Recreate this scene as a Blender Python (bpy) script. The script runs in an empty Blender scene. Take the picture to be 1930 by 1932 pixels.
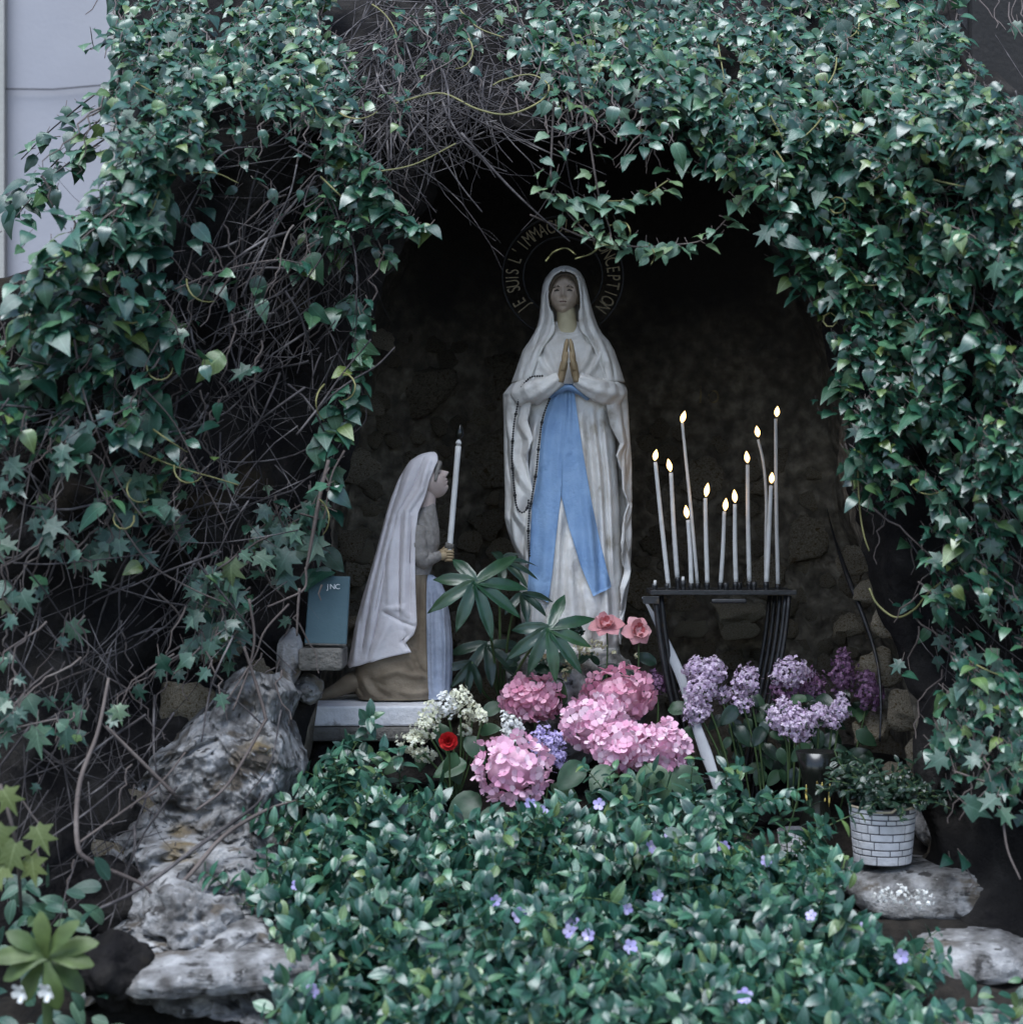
import bpy, bmesh, math, random
import numpy as np
from mathutils import Vector, Matrix, noise as mnoise

random.seed(11); rng = np.random.default_rng(11)
scene = bpy.context.scene
col = scene.collection
R = math.radians

# ------------------------------------------------------------------ camera, sky, sun, exposure
CAMZ, CAMY, KK = 1.10, -4.0, 0.55 / 1930.0      # camera height, camera y, tangent per photo unit
cd = bpy.data.cameras.new('camera'); cam = bpy.data.objects.new('camera', cd); col.objects.link(cam)
cam.location = (0, CAMY, CAMZ); cam.rotation_euler = (R(90), 0, 0)
cd.sensor_fit = 'HORIZONTAL'; cd.sensor_width = 36; cd.lens = 36 / 0.55
cd.clip_start = 0.05; cd.clip_end = 2000
cd.dof.use_dof = True; cd.dof.focus_distance = 3.95; cd.dof.aperture_fstop = 4.0
scene.camera = cam
SUN_EL, SUN_AZ = 66, -24        # degrees; azimuth measured from behind the camera towards the left
w = bpy.data.worlds.new('World'); scene.world = w; w.use_nodes = True
nt = w.node_tree; bg = nt.nodes['Background']
sky = nt.nodes.new('ShaderNodeTexSky'); sky.sky_type = 'NISHITA'; sky.sun_disc = False
sky.sun_elevation = R(SUN_EL); sky.sun_rotation = R(180 + 24); sky.altitude = 100; sky.air_density = 1.0; sky.dust_density = 1.5
nt.links.new(sky.outputs[0], bg.inputs[0]); bg.inputs[1].default_value = 0.10
sl = bpy.data.lights.new('sun', 'SUN'); sun = bpy.data.objects.new('sun', sl); col.objects.link(sun)
sl.energy = 1.5; sl.angle = R(38); sl.color = (0.86, 0.935, 1.0)
sdir = Vector((math.sin(R(SUN_AZ)) * math.cos(R(SUN_EL)), -math.cos(R(SUN_AZ)) * math.cos(R(SUN_EL)), math.sin(R(SUN_EL))))
sun.rotation_euler = sdir.to_track_quat('Z', 'Y').to_euler()
scene.view_settings.view_transform = 'Standard'; scene.view_settings.look = 'None'
scene.view_settings.exposure = 1.48; scene.view_settings.gamma = 1.0
scene.view_settings.use_curve_mapping = False
try: scene.cycles.max_bounces = 6; scene.cycles.use_denoising = True
except Exception: pass

# ------------------------------------------------------------------ helpers
def sc(Y): return KK * (Y - CAMY)               # metres per photo unit at depth Y
def P(px, py, Y):
    s = sc(Y); return Vector(((px - 965) * s, Y, CAMZ - (py - 966) * s))
OFF = {}
def off(o): return OFF.get(o.name, Vector((0, 0, 0))) if o is not None else Vector((0, 0, 0))
def props(o, label=None, cat=None, group=None, kind=None):
    if label: o['label'] = label
    if cat: o['category'] = cat
    if group: o['group'] = group
    if kind: o['kind'] = kind
    return o
def root(name, label, cat, loc, group=None):
    o = bpy.data.objects.new(name, None); col.objects.link(o); o.location = loc
    o.empty_display_size = 0.05
    OFF[o.name] = Vector(loc); return props(o, label, cat, group)
def mk_mesh(name, V, F, mat=None, smooth=True):
    me = bpy.data.meshes.new(name)
    V = np.asarray(V, dtype=np.float32).reshape(-1, 3)
    me.from_pydata(V.tolist(), [], [tuple(int(i) for i in f) for f in F])
    if smooth: me.polygons.foreach_set('use_smooth', [True] * len(me.polygons))
    if mat: me.materials.append(mat)
    me.update(); return me
def mk_tri_mesh(name, V, T, mat, smooth=True, uv=None):
    """fast path: all faces have the same size (array T of shape n,k)"""
    me = bpy.data.meshes.new(name); T = np.asarray(T, dtype=np.int32); n, k = T.shape
    V = np.asarray(V, dtype=np.float32)
    me.vertices.add(len(V)); me.vertices.foreach_set('co', V.ravel())
    me.loops.add(n * k); me.loops.foreach_set('vertex_index', T.ravel())
    me.polygons.add(n); me.polygons.foreach_set('loop_start', np.arange(0, n * k, k, dtype=np.int32))
    me.polygons.foreach_set('loop_total', np.full(n, k, dtype=np.int32))
    me.update(calc_edges=True)
    if smooth: me.polygons.foreach_set('use_smooth', np.ones(n, dtype=bool))
    if uv is not None:
        l = me.uv_layers.new(name='UVMap'); l.data.foreach_set('uv', np.asarray(uv, dtype=np.float32)[T.ravel()].ravel())
    me.materials.append(mat); return me
def link(name, me, parent=None, world=True):
    o = bpy.data.objects.new(name, me); col.objects.link(o)
    if parent is not None:
        o.parent = parent
        ow = off(parent); OFF[o.name] = ow.copy()
        if world: o.location = -ow; OFF[o.name] = Vector((0, 0, 0))
    else: OFF[o.name] = Vector((0, 0, 0))
    return o
class MB:
    def __init__(s): s.V = []; s.F = []; s.n = 0
    def add(s, V, F):
        V = np.asarray(V, dtype=float).reshape(-1, 3); s.V.append(V)
        n = s.n
        for f in F: s.F.append(tuple(int(i) + n for i in f))
        s.n += len(V); return s
    def tube(s, pts, rad, n=6, cap=True, flat=None):
        V, F = tube(pts, rad, n, cap, flat); return s.add(V, F)
    def box(s, c, d, rot=None):
        c = np.array(c, float); d = np.array(d, float) / 2
        v = np.array([[x, y, z] for x in (-1, 1) for y in (-1, 1) for z in (-1, 1)], float) * d
        if rot is not None: v = v @ np.array(rot).T
        return s.add(v + c, [(0, 1, 3, 2), (4, 6, 7, 5), (0, 4, 5, 1), (2, 3, 7, 6), (0, 2, 6, 4), (1, 5, 7, 3)])
    def verts(s): return np.concatenate(s.V) if s.V else np.zeros((0, 3))
    def mesh(s, name, mat, smooth=True): return mk_mesh(name, s.verts(), s.F, mat, smooth)
    def build(s, name, mat, parent=None, smooth=True, bevel=0.0, subsurf=0):
        V = s.verts(); ow = world_off(parent)
        me = mk_mesh(name, V - np.array(ow), s.F, mat, smooth)
        o = bpy.data.objects.new(name, me); col.objects.link(o)
        if parent is not None: o.parent = parent
        if parent is None and len(V):
            b = Vector(((V[:, 0].min() + V[:, 0].max()) / 2, (V[:, 1].min() + V[:, 1].max()) / 2, V[:, 2].min()))
            me.transform(Matrix.Translation(-b)); o.location = b
            OFF[o.name] = b
        else: OFF[o.name] = Vector(ow)
        if bevel:
            m = o.modifiers.new('bevel', 'BEVEL'); m.width = bevel; m.segments = 2; m.limit_method = 'ANGLE'
        if subsurf:
            m = o.modifiers.new('sub', 'SUBSURF'); m.levels = subsurf; m.render_levels = subsurf
        return o
def world_off(o): return OFF.get(o.name, Vector((0, 0, 0))) if o is not None else Vector((0, 0, 0))
def place(name, me, M, parent):
    """an object that shares mesh data, put at world matrix M under parent"""
    o = bpy.data.objects.new(name, me); col.objects.link(o)
    if parent is not None: o.parent = parent
    o.matrix_basis = Matrix.Translation(-world_off(parent)) @ M
    OFF[o.name] = Vector((0, 0, 0)); return o
def smooth_path(pts, n):
    """Catmull-Rom resample of a polyline to n points"""
    p = np.asarray(pts, float)
    if len(p) < 3:
        t = np.linspace(0, 1, n)[:, None]; return p[0] * (1 - t) + p[-1] * t
    q = np.vstack([2 * p[0] - p[1], p, 2 * p[-1] - p[-2]])
    out = []
    for u in np.linspace(0, len(p) - 1 - 1e-6, n):
        i = int(u); t = u - i; a, b, c, d = q[i], q[i + 1], q[i + 2], q[i + 3]
        out.append(0.5 * (2 * b + (c - a) * t + (2 * a - 5 * b + 4 * c - d) * t * t + (-a + 3 * b - 3 * c + d) * t ** 3))
    return np.array(out)
def tube(pts, rad, n=6, cap=True, flat=None):
    pts = np.asarray(pts, float); m = len(pts)
    rad = np.full(m, rad, float) if np.isscalar(rad) else np.asarray(rad, float)
    if len(rad) != m: rad = np.interp(np.linspace(0, 1, m), np.linspace(0, 1, len(rad)), rad)
    tan = np.gradient(pts, axis=0); tan /= np.linalg.norm(tan, axis=1)[:, None] + 1e-12
    ref = np.array([0.0, 0, 1]) if abs(tan[0][2]) < 0.9 else np.array([0.0, 1, 0])
    V = []; a = np.linspace(0, 2 * np.pi, n, endpoint=False)
    nx = np.cross(ref, tan[0]); nx /= np.linalg.norm(nx)
    for i in range(m):
        nx = nx - tan[i] * np.dot(nx, tan[i]); nx /= np.linalg.norm(nx) + 1e-12
        ny = np.cross(tan[i], nx)
        fx, fy = (1, 1) if flat is None else flat
        V.append(pts[i] + rad[i] * (np.cos(a)[:, None] * nx * fx + np.sin(a)[:, None] * ny * fy))
    F = [(i * n + j, i * n + (j + 1) % n, (i + 1) * n + (j + 1) % n, (i + 1) * n + j) for i in range(m - 1) for j in range(n)]
    V = np.concatenate(V)
    if cap: F.append(tuple(range(n - 1, -1, -1))); F.append(tuple((m - 1) * n + j for j in range(n)))
    return V, F
def grid_faces(nr, nc, closed=False):
    return [(i * nc + j, i * nc + (j + 1) % nc, (i + 1) * nc + (j + 1) % nc, (i + 1) * nc + j)
            for i in range(nr - 1) for j in range(nc if closed else nc - 1)]
def lathe(prof, n=28):
    """profile [(r,z)] -> verts, faces"""
    a = np.linspace(0, 2 * np.pi, n, endpoint=False)
    V = np.concatenate([np.c_[r * np.cos(a), r * np.sin(a), np.full(n, z)] for r, z in prof])
    return V, grid_faces(len(prof), n, True)
def fbm(p, sc_=1.0, oct_=4, seed=0.0):
    return mnoise.fractal(Vector((p[0] * sc_ + seed, p[1] * sc_ + seed * 1.7, p[2] * sc_ - seed)), 1.0, 2.0, oct_)
def basis(t, n):
    t = np.asarray(t, float); t = t / np.linalg.norm(t)
    n = np.asarray(n, float); n = n - t * np.dot(n, t); n = n / (np.linalg.norm(n) + 1e-9)
    return np.stack([np.cross(t, n), t, n], axis=1)     # columns: side, tip direction, normal
def mat4(B, pos, s=1.0):
    M = Matrix.Identity(4)
    for i in range(3):
        for j in range(3): M[i][j] = B[i][j] * s
        M[i][3] = pos[i]
    return M
def dist_poly(X, Z, pts):
    """distance from arrays X,Z to a polyline, and position 0..1 along it"""
    pts = np.asarray(pts, float); best = np.full(X.shape, 1e9); tt = np.zeros(X.shape); L = len(pts) - 1
    for i in range(L):
        a, b = pts[i], pts[i + 1]; d = b - a
        u = np.clip(((X - a[0]) * d[0] + (Z - a[1]) * d[1]) / (d @ d), 0, 1)
        q = np.hypot(X - a[0] - u * d[0], Z - a[1] - u * d[1])
        m = q < best; best = np.where(m, q, best); tt = np.where(m, (i + u) / L, tt)
    return best, tt
def in_poly(x, y, poly):
    c = False; n = len(poly)
    for i in range(n):
        x1, y1 = poly[i]; x2, y2 = poly[i - 1]
        if (y1 > y) != (y2 > y) and x < (x2 - x1) * (y - y1) / (y2 - y1) + x1: c = not c
    return c

# ------------------------------------------------------------------ materials
def nmat(name):
    m = bpy.data.materials.new(name); m.use_nodes = True
    return m, m.node_tree, m.node_tree.nodes['Principled BSDF']
def ramp(nt, stops):
    r = nt.nodes.new('ShaderNodeValToRGB'); e = r.color_ramp.elements
    while len(e) < len(stops): e.new(0.5)
    for k, (p, c) in enumerate(stops): e[k].position = p; e[k].color = (*c, 1)
    return r
def pm(name, stops, scale=6, rough=0.7, bump=0.0, bscale=40, metallic=0.0, spec=0.4, detail=8, distort=0.0, extra=None, rnd=0.0):
    m, nt, b = nmat(name)
    tc = nt.nodes.new('ShaderNodeTexCoord')
    n1 = nt.nodes.new('ShaderNodeTexNoise'); n1.inputs['Scale'].default_value = scale; n1.inputs['Detail'].default_value = detail
    n1.inputs['Distortion'].default_value = distort
    nt.links.new(tc.outputs['Object'], n1.inputs['Vector'])
    if not isinstance(stops[0][1], (tuple, list)): stops = [(0.0, stops)]
    r = ramp(nt, stops) if len(stops) > 1 else ramp(nt, [(0, stops[0][1]), (1, stops[0][1])])
    nt.links.new(n1.outputs['Fac'], r.inputs[0]); cout = r.outputs[0]
    if extra:      # (scale, threshold lo, hi, colour): blotches with their own shape
        for (es, lo, hi, ec) in extra:
            n3 = nt.nodes.new('ShaderNodeTexNoise'); n3.inputs['Scale'].default_value = es; n3.inputs['Detail'].default_value = 6
            mp = nt.nodes.new('ShaderNodeMapping'); mp.inputs['Location'].default_value = (es * 3.1, 7.7, es)
            nt.links.new(tc.outputs['Object'], mp.inputs[0]); nt.links.new(mp.outputs[0], n3.inputs['Vector'])
            mr = nt.nodes.new('ShaderNodeMapRange'); mr.inputs[1].default_value = lo; mr.inputs[2].default_value = hi
            nt.links.new(n3.outputs['Fac'], mr.inputs[0])
            mx = nt.nodes.new('ShaderNodeMix'); mx.data_type = 'RGBA'
            nt.links.new(mr.outputs[0], mx.inputs[0]); nt.links.new(cout, mx.inputs[6]); mx.inputs[7].default_value = (*ec, 1)
            cout = mx.outputs[2]
    if rnd:
        oi = nt.nodes.new('ShaderNodeObjectInfo'); mr = nt.nodes.new('ShaderNodeMapRange')
        mr.inputs[3].default_value = 1 - rnd; mr.inputs[4].default_value = 1 + rnd
        hs = nt.nodes.new('ShaderNodeHueSaturation')
        nt.links.new(oi.outputs['Random'], mr.inputs[0]); nt.links.new(mr.outputs[0], hs.inputs['Value']); nt.links.new(cout, hs.inputs['Color'])
        cout = hs.outputs[0]
    nt.links.new(cout, b.inputs['Base Color'])
    b.inputs['Roughness'].default_value = rough; b.inputs['Metallic'].default_value = metallic
    b.inputs['Specular IOR Level'].default_value = spec
    if bump:
        n2 = nt.nodes.new('ShaderNodeTexNoise'); n2.inputs['Scale'].default_value = bscale; n2.inputs['Detail'].default_value = 10
        n2.inputs['Roughness'].default_value = 0.65
        nt.links.new(tc.outputs['Object'], n2.inputs['Vector'])
        bp = nt.nodes.new('ShaderNodeBump'); bp.inputs['Strength'].default_value = bump; bp.inputs['Distance'].default_value = 0.02
        nt.links.new(n2.outputs['Fac'], bp.inputs['Height']); nt.links.new(bp.outputs[0], b.inputs['Normal'])
    return m
def leafmat(name, stops, rough=0.38, spec=0.55, trans=0.18, tcol=(0.10, 0.22, 0.05)):
    """colour differs from leaf to leaf (object and island random) with faint mottling"""
    m, nt, b = nmat(name)
    oi = nt.nodes.new('ShaderNodeObjectInfo'); ge = nt.nodes.new('ShaderNodeNewGeometry')
    ad = nt.nodes.new('ShaderNodeMath'); ad.operation = 'ADD'
    fr = nt.nodes.new('ShaderNodeMath'); fr.operation = 'FRACT'
    nt.links.new(oi.outputs['Random'], ad.inputs[0]); nt.links.new(ge.outputs['Random Per Island'], ad.inputs[1]); nt.links.new(ad.outputs[0], fr.inputs[0])
    r = ramp(nt, stops); nt.links.new(fr.outputs[0], r.inputs[0])
    tc = nt.nodes.new('ShaderNodeTexCoord'); n = nt.nodes.new('ShaderNodeTexNoise'); n.inputs['Scale'].default_value = 45; n.inputs['Detail'].default_value = 4
    nt.links.new(tc.outputs['Object'], n.inputs['Vector'])
    mr = nt.nodes.new('ShaderNodeMapRange'); mr.inputs[1].default_value = 0.3; mr.inputs[2].default_value = 0.7
    mr.inputs[3].default_value = 0.72; mr.inputs[4].default_value = 1.25
    nt.links.new(n.outputs['Fac'], mr.inputs[0])
    hs = nt.nodes.new('ShaderNodeHueSaturation'); nt.links.new(mr.outputs[0], hs.inputs['Value']); nt.links.new(r.outputs[0], hs.inputs['Color'])
    # pale midrib and side veins drawn along the leaf's own length and width
    uvn = nt.nodes.new('ShaderNodeUVMap'); uvn.uv_map = 'UVMap'; sx = nt.nodes.new('ShaderNodeSeparateXYZ'); nt.links.new(uvn.outputs[0], sx.inputs[0])
    def mth(op, a_, b_=None):
        q = nt.nodes.new('ShaderNodeMath'); q.operation = op
        for k_, v_ in enumerate((a_, b_)):
            if v_ is None: continue
            if isinstance(v_, (int, float)): q.inputs[k_].default_value = v_
            else: nt.links.new(v_, q.inputs[k_])
        return q.outputs[0]
    ax = mth('ABSOLUTE', sx.outputs[0]); rib = mth('LESS_THAN', ax, 0.022)
    sv = mth('GREATER_THAN', mth('SINE', mth('MULTIPLY', mth('SUBTRACT', sx.outputs[1], mth('MULTIPLY', ax, 0.9)), 40.0)), 0.90)
    fac = mth('MULTIPLY', mth('MAXIMUM', rib, mth('MULTIPLY', sv, 0.45)), mth('MULTIPLY', mth('GREATER_THAN', mth('ABSOLUTE', sx.outputs[1]), 0.0005), 0.55))
    vm_ = nt.nodes.new('ShaderNodeMix'); vm_.data_type = 'RGBA'; nt.links.new(fac, vm_.inputs[0]); nt.links.new(hs.outputs[0], vm_.inputs[6])
    vh = nt.nodes.new('ShaderNodeHueSaturation'); vh.inputs['Value'].default_value = 2.2; vh.inputs['Saturation'].default_value = 0.8; nt.links.new(hs.outputs[0], vh.inputs['Color']); nt.links.new(vh.outputs[0], vm_.inputs[7])
    nt.links.new(vm_.outputs[2], b.inputs['Base Color'])
    b.inputs['Roughness'].default_value = rough; b.inputs['Specular IOR Level'].default_value = spec
    bp = nt.nodes.new('ShaderNodeBump'); bp.inputs['Strength'].default_value = 0.25; bp.inputs['Distance'].default_value = 0.004
    nt.links.new(n.outputs['Fac'], bp.inputs['Height']); nt.links.new(bp.outputs[0], b.inputs['Normal'])
    if trans:
        t = nt.nodes.new('ShaderNodeBsdfTranslucent'); t.inputs[0].default_value = (*tcol, 1)
        mx = nt.nodes.new('ShaderNodeMixShader'); mx.inputs[0].default_value = trans
        out = [q for q in nt.nodes if q.type == 'OUTPUT_MATERIAL'][0]
        nt.links.new(b.outputs[0], mx.inputs[1]); nt.links.new(t.outputs[0], mx.inputs[2]); nt.links.new(mx.outputs[0], out.inputs[0])
    return m
def emat(name, c, s):
    m, nt, b = nmat(name); b.inputs['Base Color'].default_value = (*c, 1)
    b.inputs['Emission Color'].default_value = (*c, 1); b.inputs['Emission Strength'].default_value = s; return m

M = {}
M['rock_dark'] = pm('rock_dark', [(0.3, (0.010, 0.009, 0.010)), (0.55, (0.022, 0.020, 0.019)), (0.75, (0.055, 0.05, 0.046))], 9, 0.85, 0.9, 30,
                    extra=[(5, 0.64, 0.74, (0.040, 0.031, 0.02)), (14, 0.6, 0.7, (0.012, 0.011, 0.012))], spec=0.08)
M['niche_stone'] = pm('niche_stone', [(0.32, (0.24, 0.20, 0.14)), (0.5, (0.42, 0.35, 0.25)), (0.70, (0.62, 0.55, 0.43))], 22, 0.85, 1.0, 45,
                      extra=[(9, 0.54, 0.66, (0.17, 0.115, 0.045)), (22, 0.64, 0.72, (0.13, 0.115, 0.09))], rnd=0.3)
def add_vault_shade(m):
    """vault shade painted into the masonry colour above head height, with a ragged lower edge"""
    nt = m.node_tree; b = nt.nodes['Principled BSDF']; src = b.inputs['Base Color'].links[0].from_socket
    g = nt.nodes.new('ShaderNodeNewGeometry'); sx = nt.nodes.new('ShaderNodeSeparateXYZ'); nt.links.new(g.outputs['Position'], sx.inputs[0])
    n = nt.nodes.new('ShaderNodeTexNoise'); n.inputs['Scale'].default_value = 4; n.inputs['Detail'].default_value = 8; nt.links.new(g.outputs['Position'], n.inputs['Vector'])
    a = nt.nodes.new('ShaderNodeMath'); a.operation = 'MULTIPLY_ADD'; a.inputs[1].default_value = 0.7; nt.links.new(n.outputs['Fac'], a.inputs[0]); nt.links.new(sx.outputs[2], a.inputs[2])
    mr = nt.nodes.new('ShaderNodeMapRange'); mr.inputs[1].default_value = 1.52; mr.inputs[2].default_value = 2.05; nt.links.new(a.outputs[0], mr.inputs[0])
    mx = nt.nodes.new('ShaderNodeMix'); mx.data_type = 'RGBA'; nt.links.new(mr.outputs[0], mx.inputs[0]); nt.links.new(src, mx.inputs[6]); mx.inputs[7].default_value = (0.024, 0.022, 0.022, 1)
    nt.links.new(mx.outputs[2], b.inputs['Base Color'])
M['niche_pale'] = pm('niche_pale', [(0.3, (0.26, 0.22, 0.15)), (0.5, (0.42, 0.37, 0.27)), (0.72, (0.58, 0.53, 0.42))], 30, 0.85, 1.0, 45)
M['mortar'] = pm('mortar', [(0.34, (0.09, 0.077, 0.058)), (0.52, (0.18, 0.153, 0.115)), (0.70, (0.32, 0.28, 0.215))], 34, 0.9, 1.0, 40)
add_vault_shade(M['mortar']); add_vault_shade(M['niche_stone'])  # upper niche masonry carries the vault's shade in its colour
M['grey_rock'] = pm('grey_rock', [(0.32, (0.08, 0.074, 0.07)), (0.44, (0.20, 0.193, 0.188)), (0.57, (0.35, 0.345, 0.345)), (0.72, (0.54, 0.535, 0.535))], 22, 0.85, 1.0, 42,
                    extra=[(7, 0.60, 0.70, (0.22, 0.165, 0.09)), (13, 0.59, 0.66, (0.12, 0.10, 0.08)), (34, 0.58, 0.66, (0.05, 0.046, 0.044)), (60, 0.64, 0.70, (0.42, 0.41, 0.40))])
M['pale_rock'] = pm('pale_rock', [(0.30, (0.14, 0.13, 0.125)), (0.48, (0.28, 0.275, 0.275)), (0.7, (0.46, 0.455, 0.455))], 24, 0.85, 0.9, 45,
                    extra=[(7, 0.60, 0.70, (0.27, 0.20, 0.11)), (17, 0.60, 0.68, (0.09, 0.08, 0.075))])
M['soil'] = pm('soil', [(0.3, (0.012, 0.010, 0.008)), (0.7, (0.045, 0.036, 0.028))], 30, 0.95, 1.0, 90)
M['ground'] = pm('ground', [(0.3, (0.07, 0.065, 0.055)), (0.7, (0.16, 0.15, 0.13))], 25, 0.95, 0.8, 60)
M['plaster'] = pm('plaster', [(0.3, (0.58, 0.55, 0.51)), (0.55, (0.74, 0.72, 0.69)), (0.75, (0.80, 0.785, 0.76))], 22, 0.62, 0.25, 130,
                  extra=[(15, 0.60, 0.74, (0.36, 0.32, 0.26))], spec=0.35)
M['plaster_warm'] = pm('plaster_warm', [(0.3, (0.62, 0.57, 0.575)), (0.7, (0.78, 0.735, 0.745))], 20, 0.6, 0.2, 120, spec=0.35)
M['sash'] = pm('sash', [(0.3, (0.19, 0.32, 0.54)), (0.7, (0.27, 0.42, 0.64))], 26, 0.6, 0.25, 140, extra=[(18, 0.62, 0.75, (0.10, 0.20, 0.38))], spec=0.35)
M['skin'] = pm('skin', [(0.3, (0.44, 0.345, 0.275)), (0.7, (0.62, 0.51, 0.42))], 60, 0.6, 0.15, 150, spec=0.3)
M['neck'] = pm('neck', [(0.3, (0.46, 0.40, 0.26)), (0.7, (0.56, 0.50, 0.34))], 40, 0.6, 0.1, 150, spec=0.3)
M['hand'] = pm('hand', [(0.3, (0.27, 0.19, 0.105)), (0.7, (0.40, 0.31, 0.19))], 60, 0.6, 0.1, 150, spec=0.3)
M['face2'] = pm('face2', [(0.3, (0.42, 0.32, 0.28)), (0.7, (0.55, 0.44, 0.40))], 40, 0.6, 0.15, 150, spec=0.3)
M['hair'] = pm('hair', [(0.3, (0.06, 0.045, 0.03)), (0.7, (0.12, 0.09, 0.06))], 60, 0.6, 0.4, 150)
M['paint_dark'] = pm('paint_dark', [(0.3, (0.05, 0.04, 0.035)), (0.7, (0.08, 0.065, 0.055))], 60, 0.6)
M['lip'] = pm('lip', [(0.3, (0.22, 0.12, 0.11)), (0.7, (0.27, 0.16, 0.14))], 60, 0.5)
M['brown_cloth'] = pm('brown_cloth', [(0.3, (0.14, 0.105, 0.07)), (0.6, (0.21, 0.165, 0.115)), (0.8, (0.28, 0.23, 0.17))], 22, 0.7, 0.3, 120)
M['apron'] = pm('apron', [(0.3, (0.24, 0.27, 0.34)), (0.6, (0.36, 0.40, 0.50)), (0.8, (0.44, 0.47, 0.55))], 24, 0.7, 0.3, 120)
M['bodice'] = pm('bodice', [(0.3, (0.20, 0.18, 0.16)), (0.7, (0.30, 0.275, 0.255))], 120, 0.75, 0.3, 150)
M['black_bead'] = pm('black_bead', [(0.3, (0.010, 0.010, 0.011)), (0.7, (0.02, 0.02, 0.022))], 60, 0.4)
M['gold'] = pm('gold', [(0.38, (0.04, 0.03, 0.016)), (0.65, (0.26, 0.19, 0.08))], 80, 0.5, spec=0.6, metallic=0.15)
M['dark_iron'] = pm('dark_iron', [(0.3, (0.008, 0.008, 0.010)), (0.7, (0.022, 0.021, 0.022))], 60, 0.38, 0.2, 150, spec=0.6, extra=[(30, 0.62, 0.72, (0.05, 0.035, 0.02))])
M['ring_dark'] = pm('ring_dark', [(0.3, (0.012, 0.012, 0.014)), (0.7, (0.028, 0.027, 0.030))], 40, 0.6, 0.2, 120)
M['wax'] = pm('wax', [(0.3, (0.58, 0.57, 0.55)), (0.7, (0.72, 0.71, 0.69))], 50, 0.45, 0.05, 150)
M['wick'] = pm('wick', [(0.3, (0.02, 0.015, 0.01)), (0.7, (0.04, 0.03, 0.02))], 60, 0.9)
M['flame'] = emat('flame', (1.0, 0.60, 0.22), 1.7)
M['flame_core'] = emat('flame_core', (1.0, 0.86, 0.55), 3.2)
M['teal_board'] = pm('teal_board', [(0.3, (0.035, 0.075, 0.09)), (0.7, (0.055, 0.105, 0.125))], 12, 0.55, 0.1, 120, extra=[(30, 0.66, 0.72, (0.16, 0.18, 0.17))])
M['white_paint'] = pm('white_paint', [(0.3, (0.72, 0.72, 0.72)), (0.7, (0.82, 0.82, 0.82))], 30, 0.6)
M['stone_block'] = pm('stone_block', [(0.3, (0.09, 0.085, 0.075)), (0.7, (0.20, 0.185, 0.165))], 18, 0.85, 0.8, 60)
M['slab'] = pm('slab', [(0.3, (0.54, 0.53, 0.54)), (0.7, (0.72, 0.71, 0.72))], 16, 0.7, 0.3, 90, extra=[(20, 0.66, 0.72, (0.25, 0.23, 0.22))])
M['building'] = pm('building', [(0.3, (0.35, 0.35, 0.39)), (0.7, (0.40, 0.40, 0.44))], 3, 0.85, 0.1, 60)
M['building_trim'] = pm('building_trim', [(0.3, (0.36, 0.355, 0.33)), (0.7, (0.42, 0.41, 0.385))], 3, 0.85, 0.1, 60)
M['dark_wall'] = pm('dark_wall', [(0.3, (0.020, 0.019, 0.019)), (0.7, (0.034, 0.032, 0.031))], 5, 0.9, 0.3, 60)
M['twig'] = pm('twig', [(0.32, (0.022, 0.019, 0.020)), (0.52, (0.062, 0.054, 0.055)), (0.70, (0.20, 0.18, 0.175))], 16, 0.8, 0.4, 90)
M['vine'] = pm('vine', [(0.3, (0.06, 0.046, 0.042)), (0.6, (0.13, 0.105, 0.095)), (0.8, (0.24, 0.21, 0.185))], 9, 0.75, 0.3, 90)
M['vine_green'] = pm('vine_green', [(0.3, (0.12, 0.12, 0.045)), (0.7, (0.26, 0.24, 0.10))], 12, 0.6, 0.2, 90)
M['stem_green'] = pm('stem_green', [(0.3, (0.045, 0.08, 0.03)), (0.7, (0.09, 0.14, 0.05))], 20, 0.6)
M['ivy'] = leafmat('ivy', [(0.0, (0.006, 0.038, 0.024)), (0.35, (0.012, 0.066, 0.040)), (0.65, (0.026, 0.102, 0.058)), (0.88, (0.056, 0.145, 0.060)), (1.0, (0.12, 0.17, 0.035))], 0.36, 0.95, 0.12, (0.06, 0.18, 0.07))
M['ivy_star'] = leafmat('ivy_star', [(0.0, (0.012, 0.046, 0.030)), (0.5, (0.026, 0.078, 0.050)), (0.9, (0.050, 0.110, 0.060)), (1.0, (0.08, 0.12, 0.04))], 0.42, 0.65, 0.10, (0.06, 0.18, 0.07))
M['vinca'] = leafmat('vinca', [(0.0, (0.005, 0.034, 0.023)), (0.35, (0.012, 0.063, 0.041)), (0.7, (0.029, 0.105, 0.063)), (0.92, (0.060, 0.150, 0.075)), (1.0, (0.12, 0.18, 0.05))], 0.37, 0.8, 0.07, (0.05, 0.15, 0.06))
M['ivy_young'] = leafmat('ivy_young', [(0.0, (0.045, 0.11, 0.07)), (0.5, (0.075, 0.16, 0.095)), (1.0, (0.13, 0.20, 0.09))], 0.36, 0.7, 0.15, (0.1, 0.22, 0.08))
M['fatsia'] = leafmat('fatsia', [(0.0, (0.010, 0.036, 0.020)), (0.6, (0.016, 0.052, 0.026)), (1.0, (0.024, 0.062, 0.026))], 0.32, 0.6, 0.08)
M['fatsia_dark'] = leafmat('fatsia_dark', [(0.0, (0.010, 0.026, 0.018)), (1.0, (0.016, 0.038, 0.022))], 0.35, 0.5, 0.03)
M['flower_leaf'] = leafmat('flower_leaf', [(0.0, (0.020, 0.055, 0.025)), (0.6, (0.035, 0.085, 0.040)), (1.0, (0.055, 0.115, 0.050))], 0.45, 0.45)
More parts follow.
